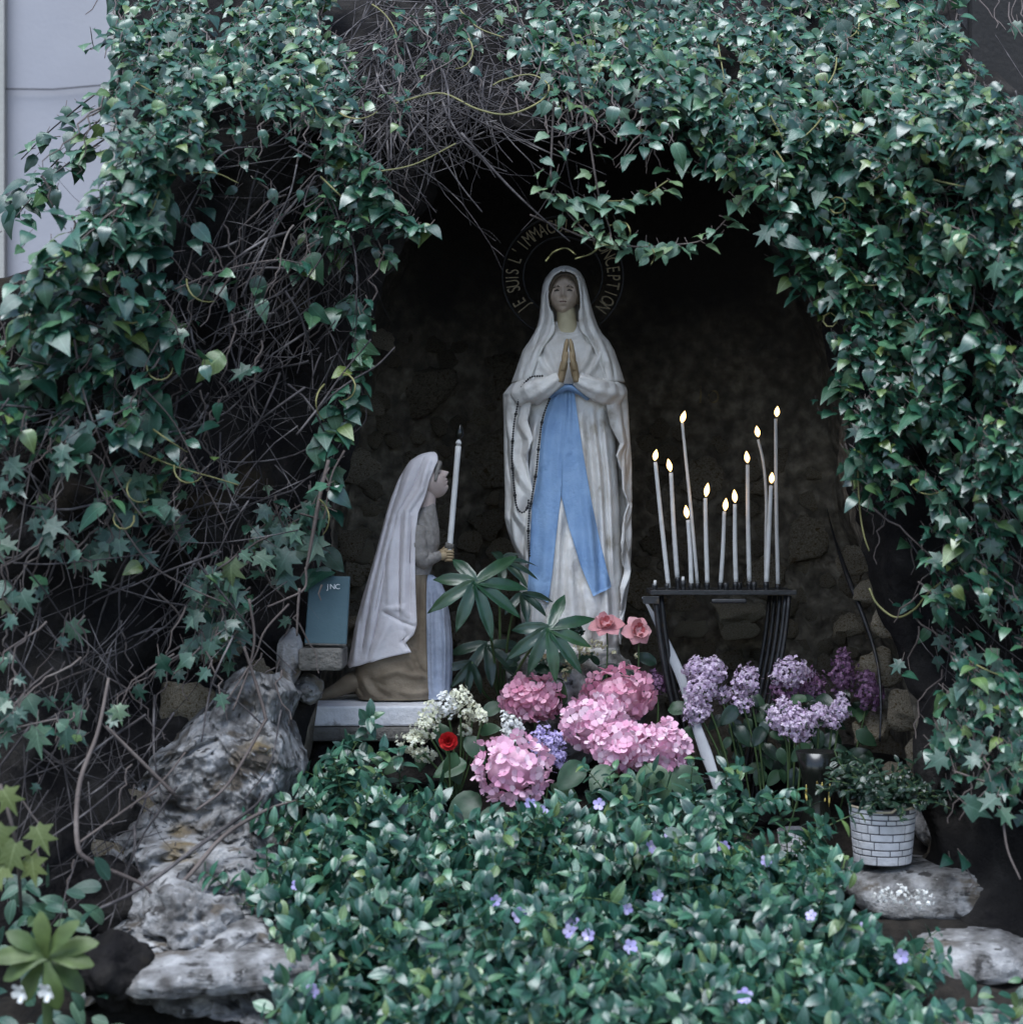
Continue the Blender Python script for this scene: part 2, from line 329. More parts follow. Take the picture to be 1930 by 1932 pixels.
M['prim_leaf'] = leafmat('prim_leaf', [(0.0, (0.05, 0.085, 0.025)), (1.0, (0.09, 0.13, 0.036))], 0.5, 0.4, 0.2, (0.2, 0.3, 0.06))
M['yellow_star'] = leafmat('yellow_star', [(0.0, (0.07, 0.10, 0.03)), (1.0, (0.11, 0.14, 0.04))], 0.5, 0.4, 0.2, (0.2, 0.3, 0.06))
def petal(name, a, b, c): return leafmat(name, [(0.0, a), (0.5, b), (1.0, c)], 0.6, 0.25, 0.22, b)
M['hyd_light'] = petal('hyd_light', (0.72, 0.34, 0.50), (0.82, 0.50, 0.64), (0.88, 0.68, 0.77))
M['hyd_deep'] = petal('hyd_deep', (0.64, 0.25, 0.37), (0.74, 0.36, 0.48), (0.82, 0.50, 0.60))
M['rose'] = petal('rose', (0.64, 0.27, 0.29), (0.72, 0.36, 0.38), (0.78, 0.46, 0.47))
M['rose_core'] = petal('rose_core', (0.48, 0.12, 0.13), (0.58, 0.18, 0.19), (0.64, 0.25, 0.25))
M['lilac'] = petal('lilac', (0.42, 0.29, 0.45), (0.60, 0.47, 0.61), (0.78, 0.68, 0.77))
M['lilac_dark'] = petal('lilac_dark', (0.13, 0.055, 0.12), (0.22, 0.11, 0.20), (0.34, 0.20, 0.31))
M['lilac_blue'] = petal('lilac_blue', (0.32, 0.26, 0.52), (0.44, 0.37, 0.62), (0.58, 0.5, 0.72))
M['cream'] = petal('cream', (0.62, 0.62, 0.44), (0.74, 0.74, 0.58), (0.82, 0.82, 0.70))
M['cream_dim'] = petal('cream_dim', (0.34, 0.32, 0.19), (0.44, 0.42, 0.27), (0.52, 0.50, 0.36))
M['white_petal'] = petal('white_petal', (0.72, 0.72, 0.68), (0.78, 0.78, 0.75), (0.82, 0.82, 0.80))
M['red_petal'] = petal('red_petal', (0.38, 0.01, 0.012), (0.52, 0.016, 0.02), (0.60, 0.03, 0.03))
M['vinca_flower'] = petal('vinca_flower', (0.42, 0.36, 0.72), (0.52, 0.46, 0.78), (0.66, 0.60, 0.82))
M['brick_white'] = pm('brick_white', [(0.3, (0.58, 0.57, 0.58)), (0.7, (0.74, 0.73, 0.75))], 60, 0.7, 0.3, 120, rnd=0.08)
M['pot_joint'] = pm('pot_joint', [(0.3, (0.05, 0.05, 0.06)), (0.7, (0.09, 0.09, 0.10))], 40, 0.85)
M['pot_rim'] = pm('pot_rim', [(0.3, (0.50, 0.42, 0.30)), (0.7, (0.62, 0.54, 0.40))], 40, 0.8)
M['dark_glass'] = pm('dark_glass', [(0.3, (0.006, 0.007, 0.006)), (0.7, (0.012, 0.013, 0.010))], 20, 0.22, spec=0.5)
M['amber'] = pm('amber', [(0.35, (0.12, 0.08, 0.015)), (0.6, (0.70, 0.56, 0.16))], 120, 0.25, spec=0.7)
M['grey_strip'] = pm('grey_strip', [(0.3, (0.22, 0.23, 0.25)), (0.7, (0.30, 0.31, 0.33))], 14, 0.6, 0.1, 90)

# ------------------------------------------------------------------ setting: ground, bank, buildings
def struct(o): o['kind'] = 'structure'; return o
m = MB(); m.add([(-400, -400, 0), (400, -400, 0), (400, 400, 0), (-400, 400, 0)], [(0, 1, 2, 3)])
struct(m.build('ground', M['ground']))
def bank_z(x, y):
    z = float(np.interp(y, [-2.3, -1.75, -1.3, -1.0, -0.75, -0.5, -0.2, 0.2, 0.7], [-0.02, 0.02, 0.15, 0.24, 0.31, 0.37, 0.44, 0.50, 0.52]))
    z += 0.035 * fbm((x, y, 0), 3.0, 4, 3.0) + 0.012 * fbm((x, y, 0), 14.0, 3, 5.0)
    return z
nx, ny = 110, 100
V = [(x, y, bank_z(x, y)) for y in np.linspace(-2.3, 0.7, ny) for x in np.linspace(-1.8, 1.8, nx)]
m = MB(); m.add(V, grid_faces(ny, nx)); struct(m.build('soil_bank', M['soil']))

# pale rendered building far left, with a corner pilaster and a thin cable stapled across
b = root('pale_building', 'pale lavender painted building wall seen behind the ivy at upper left', 'building', (-1.9, 2.0, 0))
x0 = P(14, 0, 2.0)[0]; x1 = P(214, 0, 2.0)[0]
mb = MB().box(((x0 - 2.6 + x1) / 2, 3.2, 2.2), (x1 - x0 + 2.6, 2.4, 4.4)); mb.build('wall', M['building'], b, smooth=False)
mb = MB().box((x0 - 0.12, 1.985, 2.2), (0.24, 0.05, 4.398)); mb.build('pilaster', M['building_trim'], b, smooth=False)
mb = MB().box((x1 + 0.010, 1.99, 2.2), (0.022, 0.06, 4.396)); mb.build('corner_trim', M['building_trim'], b, smooth=False)
mb = MB().tube([P(-60, 166, 1.98), P(100, 168, 1.985), P(214, 158, 1.985)], 0.0022, 6); mb.build('cable', M['dark_wall'], b)
b = root('dark_building', 'dark grey rendered wall showing at the upper right corner', 'building', (1.9, 1.3, 0))
xa = P(1834, 0, 1.3)[0]
mb = MB().box((xa + 2.0, 1.9, 2.4), (4.0, 1.2, 4.8)); mb.build('wall', M['dark_wall'], b, smooth=False)
mb = MB().box((xa - 0.03, 1.94, 2.4), (0.056, 1.2, 4.79)); mb.build('corner_strip', M['dark_iron'], b, smooth=False)
mb = MB().box((0.02, 2.2, 2.3), (xa * 2 - 0.06 - 0.04, 1.2, 4.6))
b2 = root('back_building', 'dark ivy covered wall standing behind the top of the grotto', 'wall', (0, 1.6, 0))
xl_ = P(232, 0, 1.6)[0]
mb = MB().box(((xl_ + xa - 0.07) / 2, 2.2, 2.3), (xa - 0.07 - xl_, 1.2, 4.6)); mb.build('wall', M['dark_wall'], b2, smooth=False)

# ------------------------------------------------------------------ grotto rock
def ysurf(px, py):
    """depth of the grotto's outer face under the ivy"""
    y = -0.34
    if px < 620: y -= 0.34 * (620 - px) / 620
    if px > 1560: y -= 0.26 * (px - 1560) / 370
    if py < 260: y += 0.55 * ((260 - py) / 260) ** 1.4
    if py > 1250: y -= 0.30 * (py - 1250) / 650
    return y
OPEN = [(560, 1620), (596, 1400), (612, 1250), (625, 1100), (642, 900), (690, 700), (712, 560), (752, 450), (830, 330), (930, 268), (1100, 245), (1300, 270),
        (1430, 370), (1500, 500), (1566, 650), (1590, 850), (1605, 960), (1668, 1120), (1705, 1280), (1740, 1480), (1780, 1620)]
OUTER = [(-250, 2150), (-250, 640), (60, 500), (250, 350), (250, -160), (1790, -160), (1830, 130), (2180, 280), (2180, 2150)]
C0 = (1130, 880)
def ray(poly, a):
    dx, dy = math.cos(a), math.sin(a); best = None; n = len(poly)
    for i in range(n):
        (ax, ay), (bx, by) = poly[i], poly[(i + 1) % n]
        ex, ey = bx - ax, by - ay; den = dx * ey - dy * ex
        if abs(den) < 1e-9: continue
        t = ((ax - C0[0]) * ey - (ay - C0[1]) * ex) / den; u = ((ax - C0[0]) * dy - (ay - C0[1]) * dx) / den
        if t > 0 and -1e-6 <= u <= 1 + 1e-6: best = t if best is None else max(best, t)
    return best
NA = 260; ang = np.linspace(0, 2 * np.pi, NA, endpoint=False)
ro = np.array([ray(OPEN, a) for a in ang]); rr = np.array([ray(OUTER, a) for a in ang])
ro = (ro + np.roll(ro, 1) + np.roll(ro, -1) + np.roll(ro, 2) + np.roll(ro, -2)) / 5
def rockpt(a, r, Y, amp, seed=0):
    p = P(C0[0] + r * math.cos(a), C0[1] + r * math.sin(a), Y)
    d = fbm(p, 5.0, 5, 2 + seed) * amp + (abs(mnoise.noise(p * 9.0)) - 0.3) * amp * 0.8
    q = fbm(p, 6.0, 4, 9 + seed)
    return (p[0] + q * amp * 0.5, p[1] + d, p[2] + fbm(p, 6.0, 4, 15) * amp * 0.5)
grot = root('stone_grotto', 'dark rubble stone grotto with an arched niche, draped in ivy', 'grotto', P(1130, 1500, 0.2))
NF = 44
V = []
for j in range(NF):
    t = j / (NF - 1)
    for i, a in enumerate(ang):
        r = rr[i] * (1 - t) + ro[i] * t
        px, py = C0[0] + r * math.cos(a), C0[1] + r * math.sin(a)
        Y = ysurf(px, py) + 0.11 + (0.10 if t < 0.02 else 0)
        if t > 0.93: Y += 0.05 * ((t - 0.93) / 0.07) ** 2
        V.append(rockpt(a, r, Y, 0.07))
lip = V[-NA:]
MB().add(V, grid_faces(NF, NA, True)).build('front_rock', M['rock_dark'], grot)
V = list(lip); NT = 22
yl = np.array([v[1] for v in lip])
for j in range(1, NT):
    t = j / (NT - 1)
    for i, a in enumerate(ang):
        s_ = ro[i] * (1 + 0.05 * math.sin(t * 3.0)) * (1 - 0.06 * t)
        Y = yl[i] * (1 - t) + 0.42 * t
        p = rockpt(a, s_, Y, 0.05 * min(1, t * 5))
        V.append(p)
rim = V[-NA:]
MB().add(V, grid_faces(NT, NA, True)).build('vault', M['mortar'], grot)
V = list(rim); NBK = 34
for j in range(1, NBK):
    t = j / (NBK - 1)
    for i, a in enumerate(ang):
        r = ro[i] * 0.95 * (1 - t); Y = 0.42 + 0.16 * math.sin(min(1, t * 1.4) * 1.57)
        k_ = min(1, t * 6)
        p = rockpt(a, max(r, 0.5), Y, 0.035)
        q = rim[i]; V.append(tuple(q[c] * (1 - k_) + p[c] * k_ for c in range(3)) if k_ < 1 and t < 0.16 and False else p)
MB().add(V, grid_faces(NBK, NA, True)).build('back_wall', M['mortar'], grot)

# irregular rubble stones set in the niche, each a stone of its own
def lump_mesh(name, seed, mat, sub=3, rough=0.28, flat=0.55, sharp=0.0):
    bm = bmesh.new(); bmesh.ops.create_icosphere(bm, subdivisions=sub, radius=1.0)
    rs = random.Random(seed); planes = [(Vector((rs.gauss(0, 1), rs.gauss(0, 1), rs.gauss(0, 1))).normalized(), rs.uniform(0.50, 0.85)) for _ in range(14)]
    for v in bm.verts:
        p = v.co.copy()
        for n_, d_ in planes:           # chip the ball with random planes so that it reads as broken stone
            e = p.dot(n_) - d_
            if e > 0: p -= n_ * e * 0.97
        p += p.normalized() * (fbm(p, 1.6, 4, seed * 3.3) * rough + (0.3 - abs(fbm(p, 3.4, 4, seed * 1.3))) * rough * 0.5)
        p.y *= flat; v.co = p
    me = bpy.data.meshes.new(name); bm.to_mesh(me); bm.free(); me.materials.append(mat)
    me.polygons.foreach_set('use_smooth', [True] * len(me.polygons)); return me
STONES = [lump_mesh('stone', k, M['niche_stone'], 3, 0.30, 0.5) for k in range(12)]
pts = []
def stone_at(px, py, rpx, Y=None, asp=None, k=None):
    if Y is None:
        a = math.atan2(py - C0[1], px - C0[0]); t = 1 - math.hypot(px - C0[0], py - C0[1]) / (0.95 * np.interp(a % (2 * np.pi), ang, ro))
        if t < 0.0: return
        Y = 0.42 + 0.16 * math.sin(min(1, max(t, 0) * 1.4) * 1.57) - 0.010
    s = rpx * sc(Y); asp = asp or random.uniform(0.6, 0.95)
    Mx = Matrix.Translation(P(px, py, Y)) @ Matrix.Rotation(random.uniform(-0.6, 0.6), 4, 'Y') @ Matrix.Rotation(random.choice([0, 3.14]), 4, 'X') @ Matrix.Diagonal((s * 1.15, s * 0.8, s * asp * 1.15, 1))
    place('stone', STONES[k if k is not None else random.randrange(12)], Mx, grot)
STONES.append(lump_mesh('stone', 77, M['niche_pale'], 4, 0.30, 0.6)); STONES.append(lump_mesh('stone', 78, M['niche_pale'], 3, 0.30, 0.6))
stone_at(1392, 1160, 62, 0.44, 0.62, 12); stone_at(1300, 1185, 30, 0.46, 0.7, 13); stone_at(1660, 985, 30, -0.17, 0.8, 13); stone_at(668, 1035, 32, 0.14, 0.9, 13); stone_at(655, 1185, 26, -0.01, 0.9, 12); pts += [(1392, 1158, 60), (1300, 1185, 30)]
tries = 0
while len(pts) < 200 and tries < 12000:
    tries += 1
    px, py = random.uniform(630, 1700), random.uniform(560, 1420)
    if py < np.interp(px, [700, 1000, 1250, 1600], [600, 680, 800, 880]): continue
    r = random.choice([16, 20, 26, 34, 44, 58])
    if all(math.hypot(px - q[0], (py - q[1]) * 1.2) > (r + q[2]) * 0.92 for q in pts):
        a = math.atan2(py - C0[1], px - C0[0])
        if math.hypot(px - C0[0], py - C0[1]) < np.interp(a % (2 * np.pi), ang, ro) * 0.93:
            pts.append((px, py, r)); stone_at(px, py, r * 1.06)
# rough stones of the side walls near the mouth of the niche
for (px, py, r, Y) in [(1660, 990, 40, -0.16), (1700, 1060, 46, -0.2), (1640, 1120, 36, -0.05), (1690, 1170, 44, -0.18), (1735, 1240, 42, -0.25), (1660, 1260, 46, -0.1),
                       (1720, 1340, 50, -0.24), (1600, 1180, 34, 0.1), (1770, 1420, 55, -0.3), (1650, 1380, 44, -0.12), (1700, 1480, 48, -0.25), (1610, 1060, 30, 0.1),
                       (660, 1030, 34, 0.12), (675, 880, 40, 0.15), (690, 760, 36, 0.16), (650, 1180, 28, -0.02), (720, 640, 30, 0.1),
                       (410, 1210, 60, -0.36), (470, 1290, 52, -0.38), (350, 1330, 58, -0.42), (420, 1410, 62, -0.42), (330, 1460, 50, -0.48), (270, 1540, 56, -0.55), (200, 1640, 60, -0.6), (130, 1720, 50, -0.65),
                       (1830, 1560, 60, -0.45), (1880, 1650, 55, -0.5), (1850, 1440, 50, -0.4)]:
    stone_at(px, py, r, Y)

# ------------------------------------------------------------------ boulders and ledges
def boulder(name, label, px, py, Y, rx, rz, ry, mat, seed, rough=0.22, sub=4, rot=0.0, cat='rock', group=None, boxy=1.0):
    bm = bmesh.new(); bmesh.ops.create_icosphere(bm, subdivisions=sub, radius=1.0)
    rs = random.Random(seed); planes = [(Vector((rs.gauss(0, 1), rs.gauss(0, 1), rs.gauss(0, 1))).normalized(), rs.uniform(0.66, 0.95)) for _ in range(8)]
    s = sc(Y); c = P(px, py, Y); cr, sr = math.cos(rot), math.sin(rot)
    for v in bm.verts:
        p = v.co.copy()
        if boxy != 1.0: p = Vector([math.copysign(abs(c_) ** boxy, c_) for c_ in p]) * 0.92
        for n_, d_ in planes:
            e = p.dot(n_) - d_
            if e > 0: p -= n_ * e * (0.8 if boxy == 1.0 else 0.35)
        nrm = p.normalized()
        am = ((rx + rz) / 2); q = Vector((p.x * rx / am, p.y * ry / (am * s), p.z * rz / am)); kz = min(1.0, rx / rz, rz / rx) ** 0.5
        vd = mnoise.voronoi(q * 2.6 + Vector((seed, 0, 0)))[0]; vd2 = mnoise.voronoi(q * 6.0)[0]
        p += nrm * kz * rough * (0.42 * min(0.5, vd[1] - vd[0]) + 0.14 * min(0.5, vd2[1] - vd2[0]) - 0.12)
        p += nrm * kz * 0.8 * (fbm(q, 1.3, 5, seed * 2.1) * rough * 1.2 + (0.35 - abs(fbm(q, 2.6, 5, seed))) * rough * 0.8 + fbm(q, 9, 4, seed) * rough * 0.16)
        x, y, z = p.x * rx * s, p.y * ry, p.z * rz * s
        v.co = (x * cr - z * sr, y, x * sr + z * cr)
    zmin = min(v.co.z for v in bm.verts)
    me = bpy.data.meshes.new(name); bm.to_mesh(me); bm.free(); me.materials.append(mat)
    me.polygons.foreach_set('use_smooth', [True] * len(me.polygons))
    me.transform(Matrix.Translation((0, 0, -zmin)))
    o = bpy.data.objects.new(name, me); col.objects.link(o); o.location = c + Vector((0, 0, zmin)); OFF[o.name] = o.location.copy()
    return props(o, label, cat, group)
# one broad rugged outcrop joining the grotto wall at lower left
orow = np.array([(1262, 470, 560, -0.34), (1290, 420, 586, -0.37), (1335, 380, 566, -0.39), (1395, 310, 592, -0.42), (1435, 275, 594, -0.44), (1485, 240, 574, -0.47), (1525, 215, 566, -0.50),
                 (1600, 190, 590, -0.58), (1700, 165, 590, -0.68), (1800, 150, 620, -0.80), (1880, 140, 640, -0.88)], float)
nv_, nu_ = 240, 180; V = []
for py in np.linspace(1262, 1880, nv_):
    l, r, yb = [float(np.interp(py, orow[:, 0], orow[:, k])) for k in (1, 2, 3)]
    for u in np.linspace(0, 1, nu_):
        px = l + (r - l) * u; e = (1 - abs(2 * u - 1) ** 4)
        Y = yb + 0.20 * (1 - e) - 0.03 * e
        p = P(px, py, Y)
        d = 0.10 + 0.075 * fbm(p, 4.0, 6, 21) + 0.06 * (0.3 - abs(fbm(p, 7.0, 5, 33))) + 0.012 * fbm(p, 40, 4, 3)
        vd = mnoise.voronoi(p * 11.0)[0]; vd2 = mnoise.voronoi(p * 27.0)[0]
        vd3 = mnoise.voronoi(p * 60.0)[0]
        d += 0.055 * min(0.28, vd[1] - vd[0]) + 0.030 * min(0.22, vd2[1] - vd2[0]) + 0.010 * min(0.3, vd3[1] - vd3[0]) - 0.03 * vd[0]
        st_ = 0.012 * math.sin(p[2] * 34 + 4 * fbm(p, 3, 3, 8))
        V.append((p[0] + 0.03 * fbm(p, 6, 4, 51) * e, p[1] - d - st_ * e, p[2] + 0.03 * fbm(p, 6, 4, 71)))
o = MB().add(V, grid_faces(nv_, nu_)).build('rock_outcrop', M['grey_rock'], None)
props(o, 'broad rugged grey rock outcrop with ochre stains left of the periwinkle', 'rock')
boulder('boulder', 'knobbly rounded boulder sitting on the pale ledge at lower left', 362, 1735, -0.82, 88, 78, 0.12, M['grey_rock'], 8, 0.30, 5)
boulder('boulder', 'brown shadowed rock left of the knobbly boulder under bare stems', 215, 1700, -0.66, 95, 85, 0.14, M['rock_dark'], 14, 0.28, 4)
boulder('rock_ledge', 'flat pale stone ledge above the dark soil at lower left', 420, 1822, -0.93, 240, 40, 0.15, M['grey_rock'], 17, 0.42, 5, 0.04, 'ledge', None, 0.75)
boulder('boulder', 'dark mossy rock beside the yellow green primrose at lower left', 222, 1828, -0.98, 66, 70, 0.10, M['rock_dark'], 19, 0.26, 4)
boulder('rock_ledge', 'rough grey ledge under the white brick patterned pot', 1770, 1684, -0.50, 215, 60, 0.15, M['grey_rock'], 23, 0.16, 5, 0.0, 'ledge', None, 0.5)
boulder('boulder', 'wedge shaped pale stone right of the periwinkle below the pot ledge', 1850, 1802, -0.72, 140, 42, 0.12, M['grey_rock'], 27, 0.24, 5, 0.06, 'rock', None, 0.55)
boulder('boulder', 'pale flat stone cut off by the lower right corner', 1900, 1950, -0.95, 150, 42, 0.12, M['grey_rock'], 31, 0.18, 5, 0.0, 'rock', None, 0.5)
boulder('boulder', 'dim rounded rock behind and right of the white pot', 1795, 1535, -0.32, 72, 92, 0.12, M['grey_rock'], 37, 0.24, 5)
boulder('boulder', 'shadowed rock at the right edge below the ivy', 1905, 1740, -0.55, 70, 60, 0.12, M['rock_dark'], 41, 0.26, 4)
boulder('rock_pedestal', 'dark rough rock on which the standing statue rests', 1075, 1330, 0.06, 150, 112, 0.15, M['grey_rock'], 43, 0.16, 5)
boulder('boulder', 'ochre rock wedged beneath the stone block left of the kneeling statue', 584, 1300, -0.30, 26, 26, 0.06, M['grey_rock'], 47, 0.24, 4, 0.3)
boulder('boulder', 'rock heap supporting the kneeling statue plinth', 705, 1440, -0.06, 180, 88, 0.19, M['rock_dark'], 53, 0.14, 4)
boulder('boulder', 'dark rock between the candle stand and the potted plant', 1440, 1520, 0.05, 120, 100, 0.16, M['rock_dark'], 59, 0.2, 4)
boulder('concrete_post', 'weathered pale concrete stump left of the teal board', 545, 1240, -0.36, 27, 62, 0.035, M['pale_rock'], 61, 0.12, 4, 0.0, 'post')

# ------------------------------------------------------------------ standing statue
def crop2(cx, cy): return (891.6 + cx * 0.27683, 697.1 + cy * 0.27683)
def cropA(cx, cy): return ((1120 + cx / 5.361) / 1.2337, (620 + cy / 5.361) / 1.2337)
SY = 0.08; S1 = sc(SY)
st = root('standing_statue', 'tall white plaster statue of a veiled woman praying, blue sash down the front', 'statue', P(1068, 1222, SY))
def W1(x, y, z): return np.stack([(np.asarray(x) - 965) * S1, SY + np.asarray(y) * S1, CAMZ - (np.asarray(z) - 966) * S1], axis=-1)
ROWS = np.array([  # py, left, right, front depth, back depth
    (606, 1048, 1093, 14, 26), (618, 1040, 1100, 22, 32), (632, 1020, 1122, 34, 42), (648, 1003, 1146, 42, 48), (666, 991, 1156, 48, 52), (690, 984, 1162, 54, 54),
    (715, 978, 1166, 56, 56), (745, 985, 1160, 54, 56), (790, 986, 1158, 54, 56), (900, 984, 1165, 60, 58), (1000, 982, 1170, 65, 60),
    (1100, 980, 1175, 70, 62), (1165, 982, 1175, 72, 62), (1205, 992, 1170, 70, 62), (1222, 1000, 1166, 66, 60)], float)
def rowv(py): return [np.interp(py, ROWS[:, 0], ROWS[:, k]) for k in range(1, 5)]
FOLDS = [  # polyline in photo units, height (+ ridge, - groove), width
    ([(1003, 655), (1022, 690), (1046, 722)], 4, 6), ([(1025, 640), (1040, 680), (1054, 712)], 3, 5), ([(1012, 640), (1030, 690), (1050, 720)], -4, 4),
    ([(1140, 655), (1122, 690), (1094, 722)], 4, 6), ([(1118, 640), (1106, 680), (1090, 712)], 3, 5), ([(1128, 648), (1115, 690), (1094, 720)], -4, 4),
    ([(1050, 634), (1072, 640), (1098, 632)], 3, 4), ([(1100, 640), (1125, 668)], -3, 4),
    ([(1092, 790), (1101, 900), (1112, 1000), (1128, 1180)], 6, 6), ([(1104, 780), (1116, 900), (1124, 1000), (1134, 1200)], -6, 5),
    ([(1115, 775), (1128, 900), (1136, 1050), (1146, 1200)], 6, 6), ([(1124, 775), (1138, 900), (1146, 1050), (1156, 1200)], -5, 5), ([(1134, 780), (1148, 920), (1154, 1100)], 5, 5),
    ([(1057, 945), (1050, 1060), (1040, 1190)], 6, 6), ([(1062, 990), (1060, 1090), (1056, 1200)], -6, 5), ([(1072, 1010), (1074, 1100), (1078, 1205)], 6, 6),
    ([(1084, 1060), (1092, 1130), (1100, 1210)], -6, 6), ([(1094, 1100), (1104, 1150), (1112, 1210)], 5, 6),
    ([(1012, 790), (1000, 880), (996, 1000)], 5, 5), ([(1020, 790), (1010, 880), (1004, 960)], -5, 4), ([(1030, 775), (1018, 840), (1010, 900)], 4, 4),
    ([(1012, 1090), (1004, 1150), (1000, 1210)], 6, 7), ([(1030, 1120), (1024, 1170), (1020, 1215)], -6, 6)]
def folds(X, Z, F):
    D = np.zeros(np.shape(X))
    for pl, a, w_ in F:
        d, t = dist_poly(X, Z, pl); D += a * np.exp(-np.abs(d / (w_ * 0.92)) ** 1.6) * np.clip(np.minimum(t, 1 - t) * 6 + 0.3, 0, 1)
    return D
def gown_front(px, py):
    px = np.asarray(px, float); py = np.asarray(py, float)
    l, r, df, db = rowv(py); c = (l + r) / 2; hw = (r - l) / 2
    t = np.clip(np.abs((px - c) / hw), 0, 0.999); p = 2.3
    y = -df * (1 - t ** p) ** (1 / p)
    k = np.clip((py - 760) / 160, 0, 1)
    y -= k * 3.0 * np.sin((px - c) / hw * 21 + 0.4 * np.sin(py / 60)) * (1 - t ** 6)
    return y - 2.1 * folds(px, py, FOLDS) * np.clip((1 - t) * 6, 0, 1)
nr, nc = 150, 150; rows = []
for py in np.linspace(606, 1222, nr):
    l, r, df, db = rowv(py); c = (l + r) / 2; hw = (r - l) / 2
    th = np.linspace(0, 2 * np.pi, nc, endpoint=False)
    p = 2.3; cx = np.sign(np.cos(th)) * np.abs(np.cos(th)) ** (2 / p)
    X = c + hw * cx; sy = np.sin(th); front = sy > 0
    Yf = gown_front(X, np.full(nc, py))
    Yb = db * np.abs(sy) ** (2 / p) + 2.5 * np.sin(X / 6.0) * np.abs(sy) * min(1, max(0, (py - 650) / 100))
    rows.append(W1(X, np.where(front, Yf, Yb), np.full(nc, py)))
V = np.concatenate(rows); F = grid_faces(nr, nc, True)
F.append(tuple(range(nc))); F.append(tuple((nr - 1) * nc + j for j in range(nc - 1, -1, -1)))
MB().add(V, F).build('gown', M['plaster'], st)

def sheet(px_l, px_r, nz, nu, rowf, thick, name, mat, parent):
    """thick cloth sheet from a function rowf(v,u)->(x,y,z) in statue units; inner copy pulled towards the axis"""
    us = np.linspace(0, 1, nu); vs = np.linspace(0, 1, nz)
    A = np.array([rowf(v, us) for v in vs])            # nz,nu,3
    B = A.copy()
    du = np.gradient(A, axis=1); dv = np.gradient(A, axis=0); n = np.cross(du, dv); n /= np.linalg.norm(n, axis=2)[:, :, None] + 1e-9
    B = A + n * thick
    m = MB(); a = A.reshape(-1, 3); b_ = B.reshape(-1, 3); N = nz * nu
    f1 = grid_faces(nz, nu); f2 = [tuple(i + N for i in reversed(f)) for f in f1]
    edge = []
    for i in range(nz - 1):
        edge.append((i * nu, (i + 1) * nu, (i + 1) * nu + N, i * nu + N)); j = nu - 1
        edge.append((i * nu + j + N, (i + 1) * nu + j + N, (i + 1) * nu + j, i * nu + j))
    for j in range(nu - 1):
        edge.append((j + N, j + 1 + N, j + 1, j)); k = (nz - 1) * nu
        edge.append((k + j, k + j + 1, k + j + 1 + N, k + j + N))
    return m.add(np.concatenate([a, b_]), f1 + f2 + edge)
# veil: hood over the head falling over the shoulders to the elbows
HV = np.array([  # py, left, right, inner left, inner right, front depth, back depth
    (505, 1058, 1073, 1066, 1066, 8, 12), (510, 1046, 1085, 1066, 1066, 22, 26), (515.5, 1040, 1092, 1065, 1067, 30, 34), (517, 1039, 1093, 1057, 1073, 31, 35), (520, 1036.5, 1095, 1050, 1080, 33, 37), (527, 1031, 1099, 1043, 1086, 36, 40),
    (540, 1026.5, 1103, 1037, 1090, 37, 42), (560, 1024, 1108, 1034, 1093, 37, 44), (580, 1022.5, 1113, 1036, 1093, 36, 45), (600, 1020.5, 1119, 1043, 1092, 35, 46),
    (618, 1016, 1126, 1047, 1093, 34, 47), (632, 1009, 1134, 1045, 1098, 40, 48), (645, 1001, 1146, 1036, 1108, 47, 52), (662, 989, 1156, 1024, 1118, 54, 56),
    (685, 981, 1164, 1013, 1126, 60, 60), (706, 974, 1171, 1006, 1134, 62, 62), (722, 968, 1176, 1000, 1140, 62, 62)], float)
VF = [([(1040, 530), (1030, 560), (1028, 600), (1014, 650), (998, 700)], -3.5, 3), ([(1038, 560), (1038, 600), (1032, 630), (1010, 668), (998, 712)], 4, 3.5),
      ([(1026, 560), (1022, 610), (1004, 650)], 3, 3), ([(1096, 540), (1100, 580), (1108, 620), (1126, 660), (1140, 700)], -3.5, 3), ([(1104, 560), (1110, 600), (1122, 632), (1140, 668), (1150, 712)], 4, 3.5),
      ([(1093, 570), (1095, 610), (1104, 640), (1120, 680)], 4, 3), ([(1112, 640), (1134, 690), (1142, 720)], -4, 4), ([(1136, 650), (1152, 690), (1156, 720)], -3, 4), ([(1128, 645), (1145, 690)], 3, 4),
      ([(992, 665), (984, 700), (980, 722)], 3, 5), ([(1016, 660), (1000, 690), (990, 720)], 3, 4), ([(1040, 522), (1066, 513), (1090, 522)], 2.5, 3)]
def veil_row(v, us):
    py = 505 + v * (722 - 505)
    py = 505 + (722 - 505) * (v ** 1.5 * 0.75 + v * 0.25)
    l, r, il, ir, df, db = [np.interp(py, HV[:, 0], HV[:, k]) for k in range(1, 7)]
    c = (l + r) / 2; hw = (r - l) / 2
    a0 = math.acos(np.clip((il - c) / hw, -1, 1)); a1 = math.acos(np.clip((ir - c) / hw, -1, 1))    # front angles from +x
    th = -a0 + us * (-(2 * np.pi - a0 + a1) + 0) * 1.0      # from left edge through the back to the right edge
    th = -a0 - us * (2 * np.pi - a0 + a1) if False else np.interp(us, [0, 1], [a0, 2 * np.pi + a1])
    x = c + hw * np.cos(th); s = np.sin(th)
    y = np.where(s > 0, -df * s, -db * s)
    z = np.full(us.shape, py)
    y = y - np.where(s > 0, 1.6 * folds(x, z, VF), 0.0)
    return W1(x, y, z)
vm = sheet(0, 0, 110, 130, veil_row, 3.2 * S1, 'veil', None, None)
vm.build('veil', M['plaster'], st)

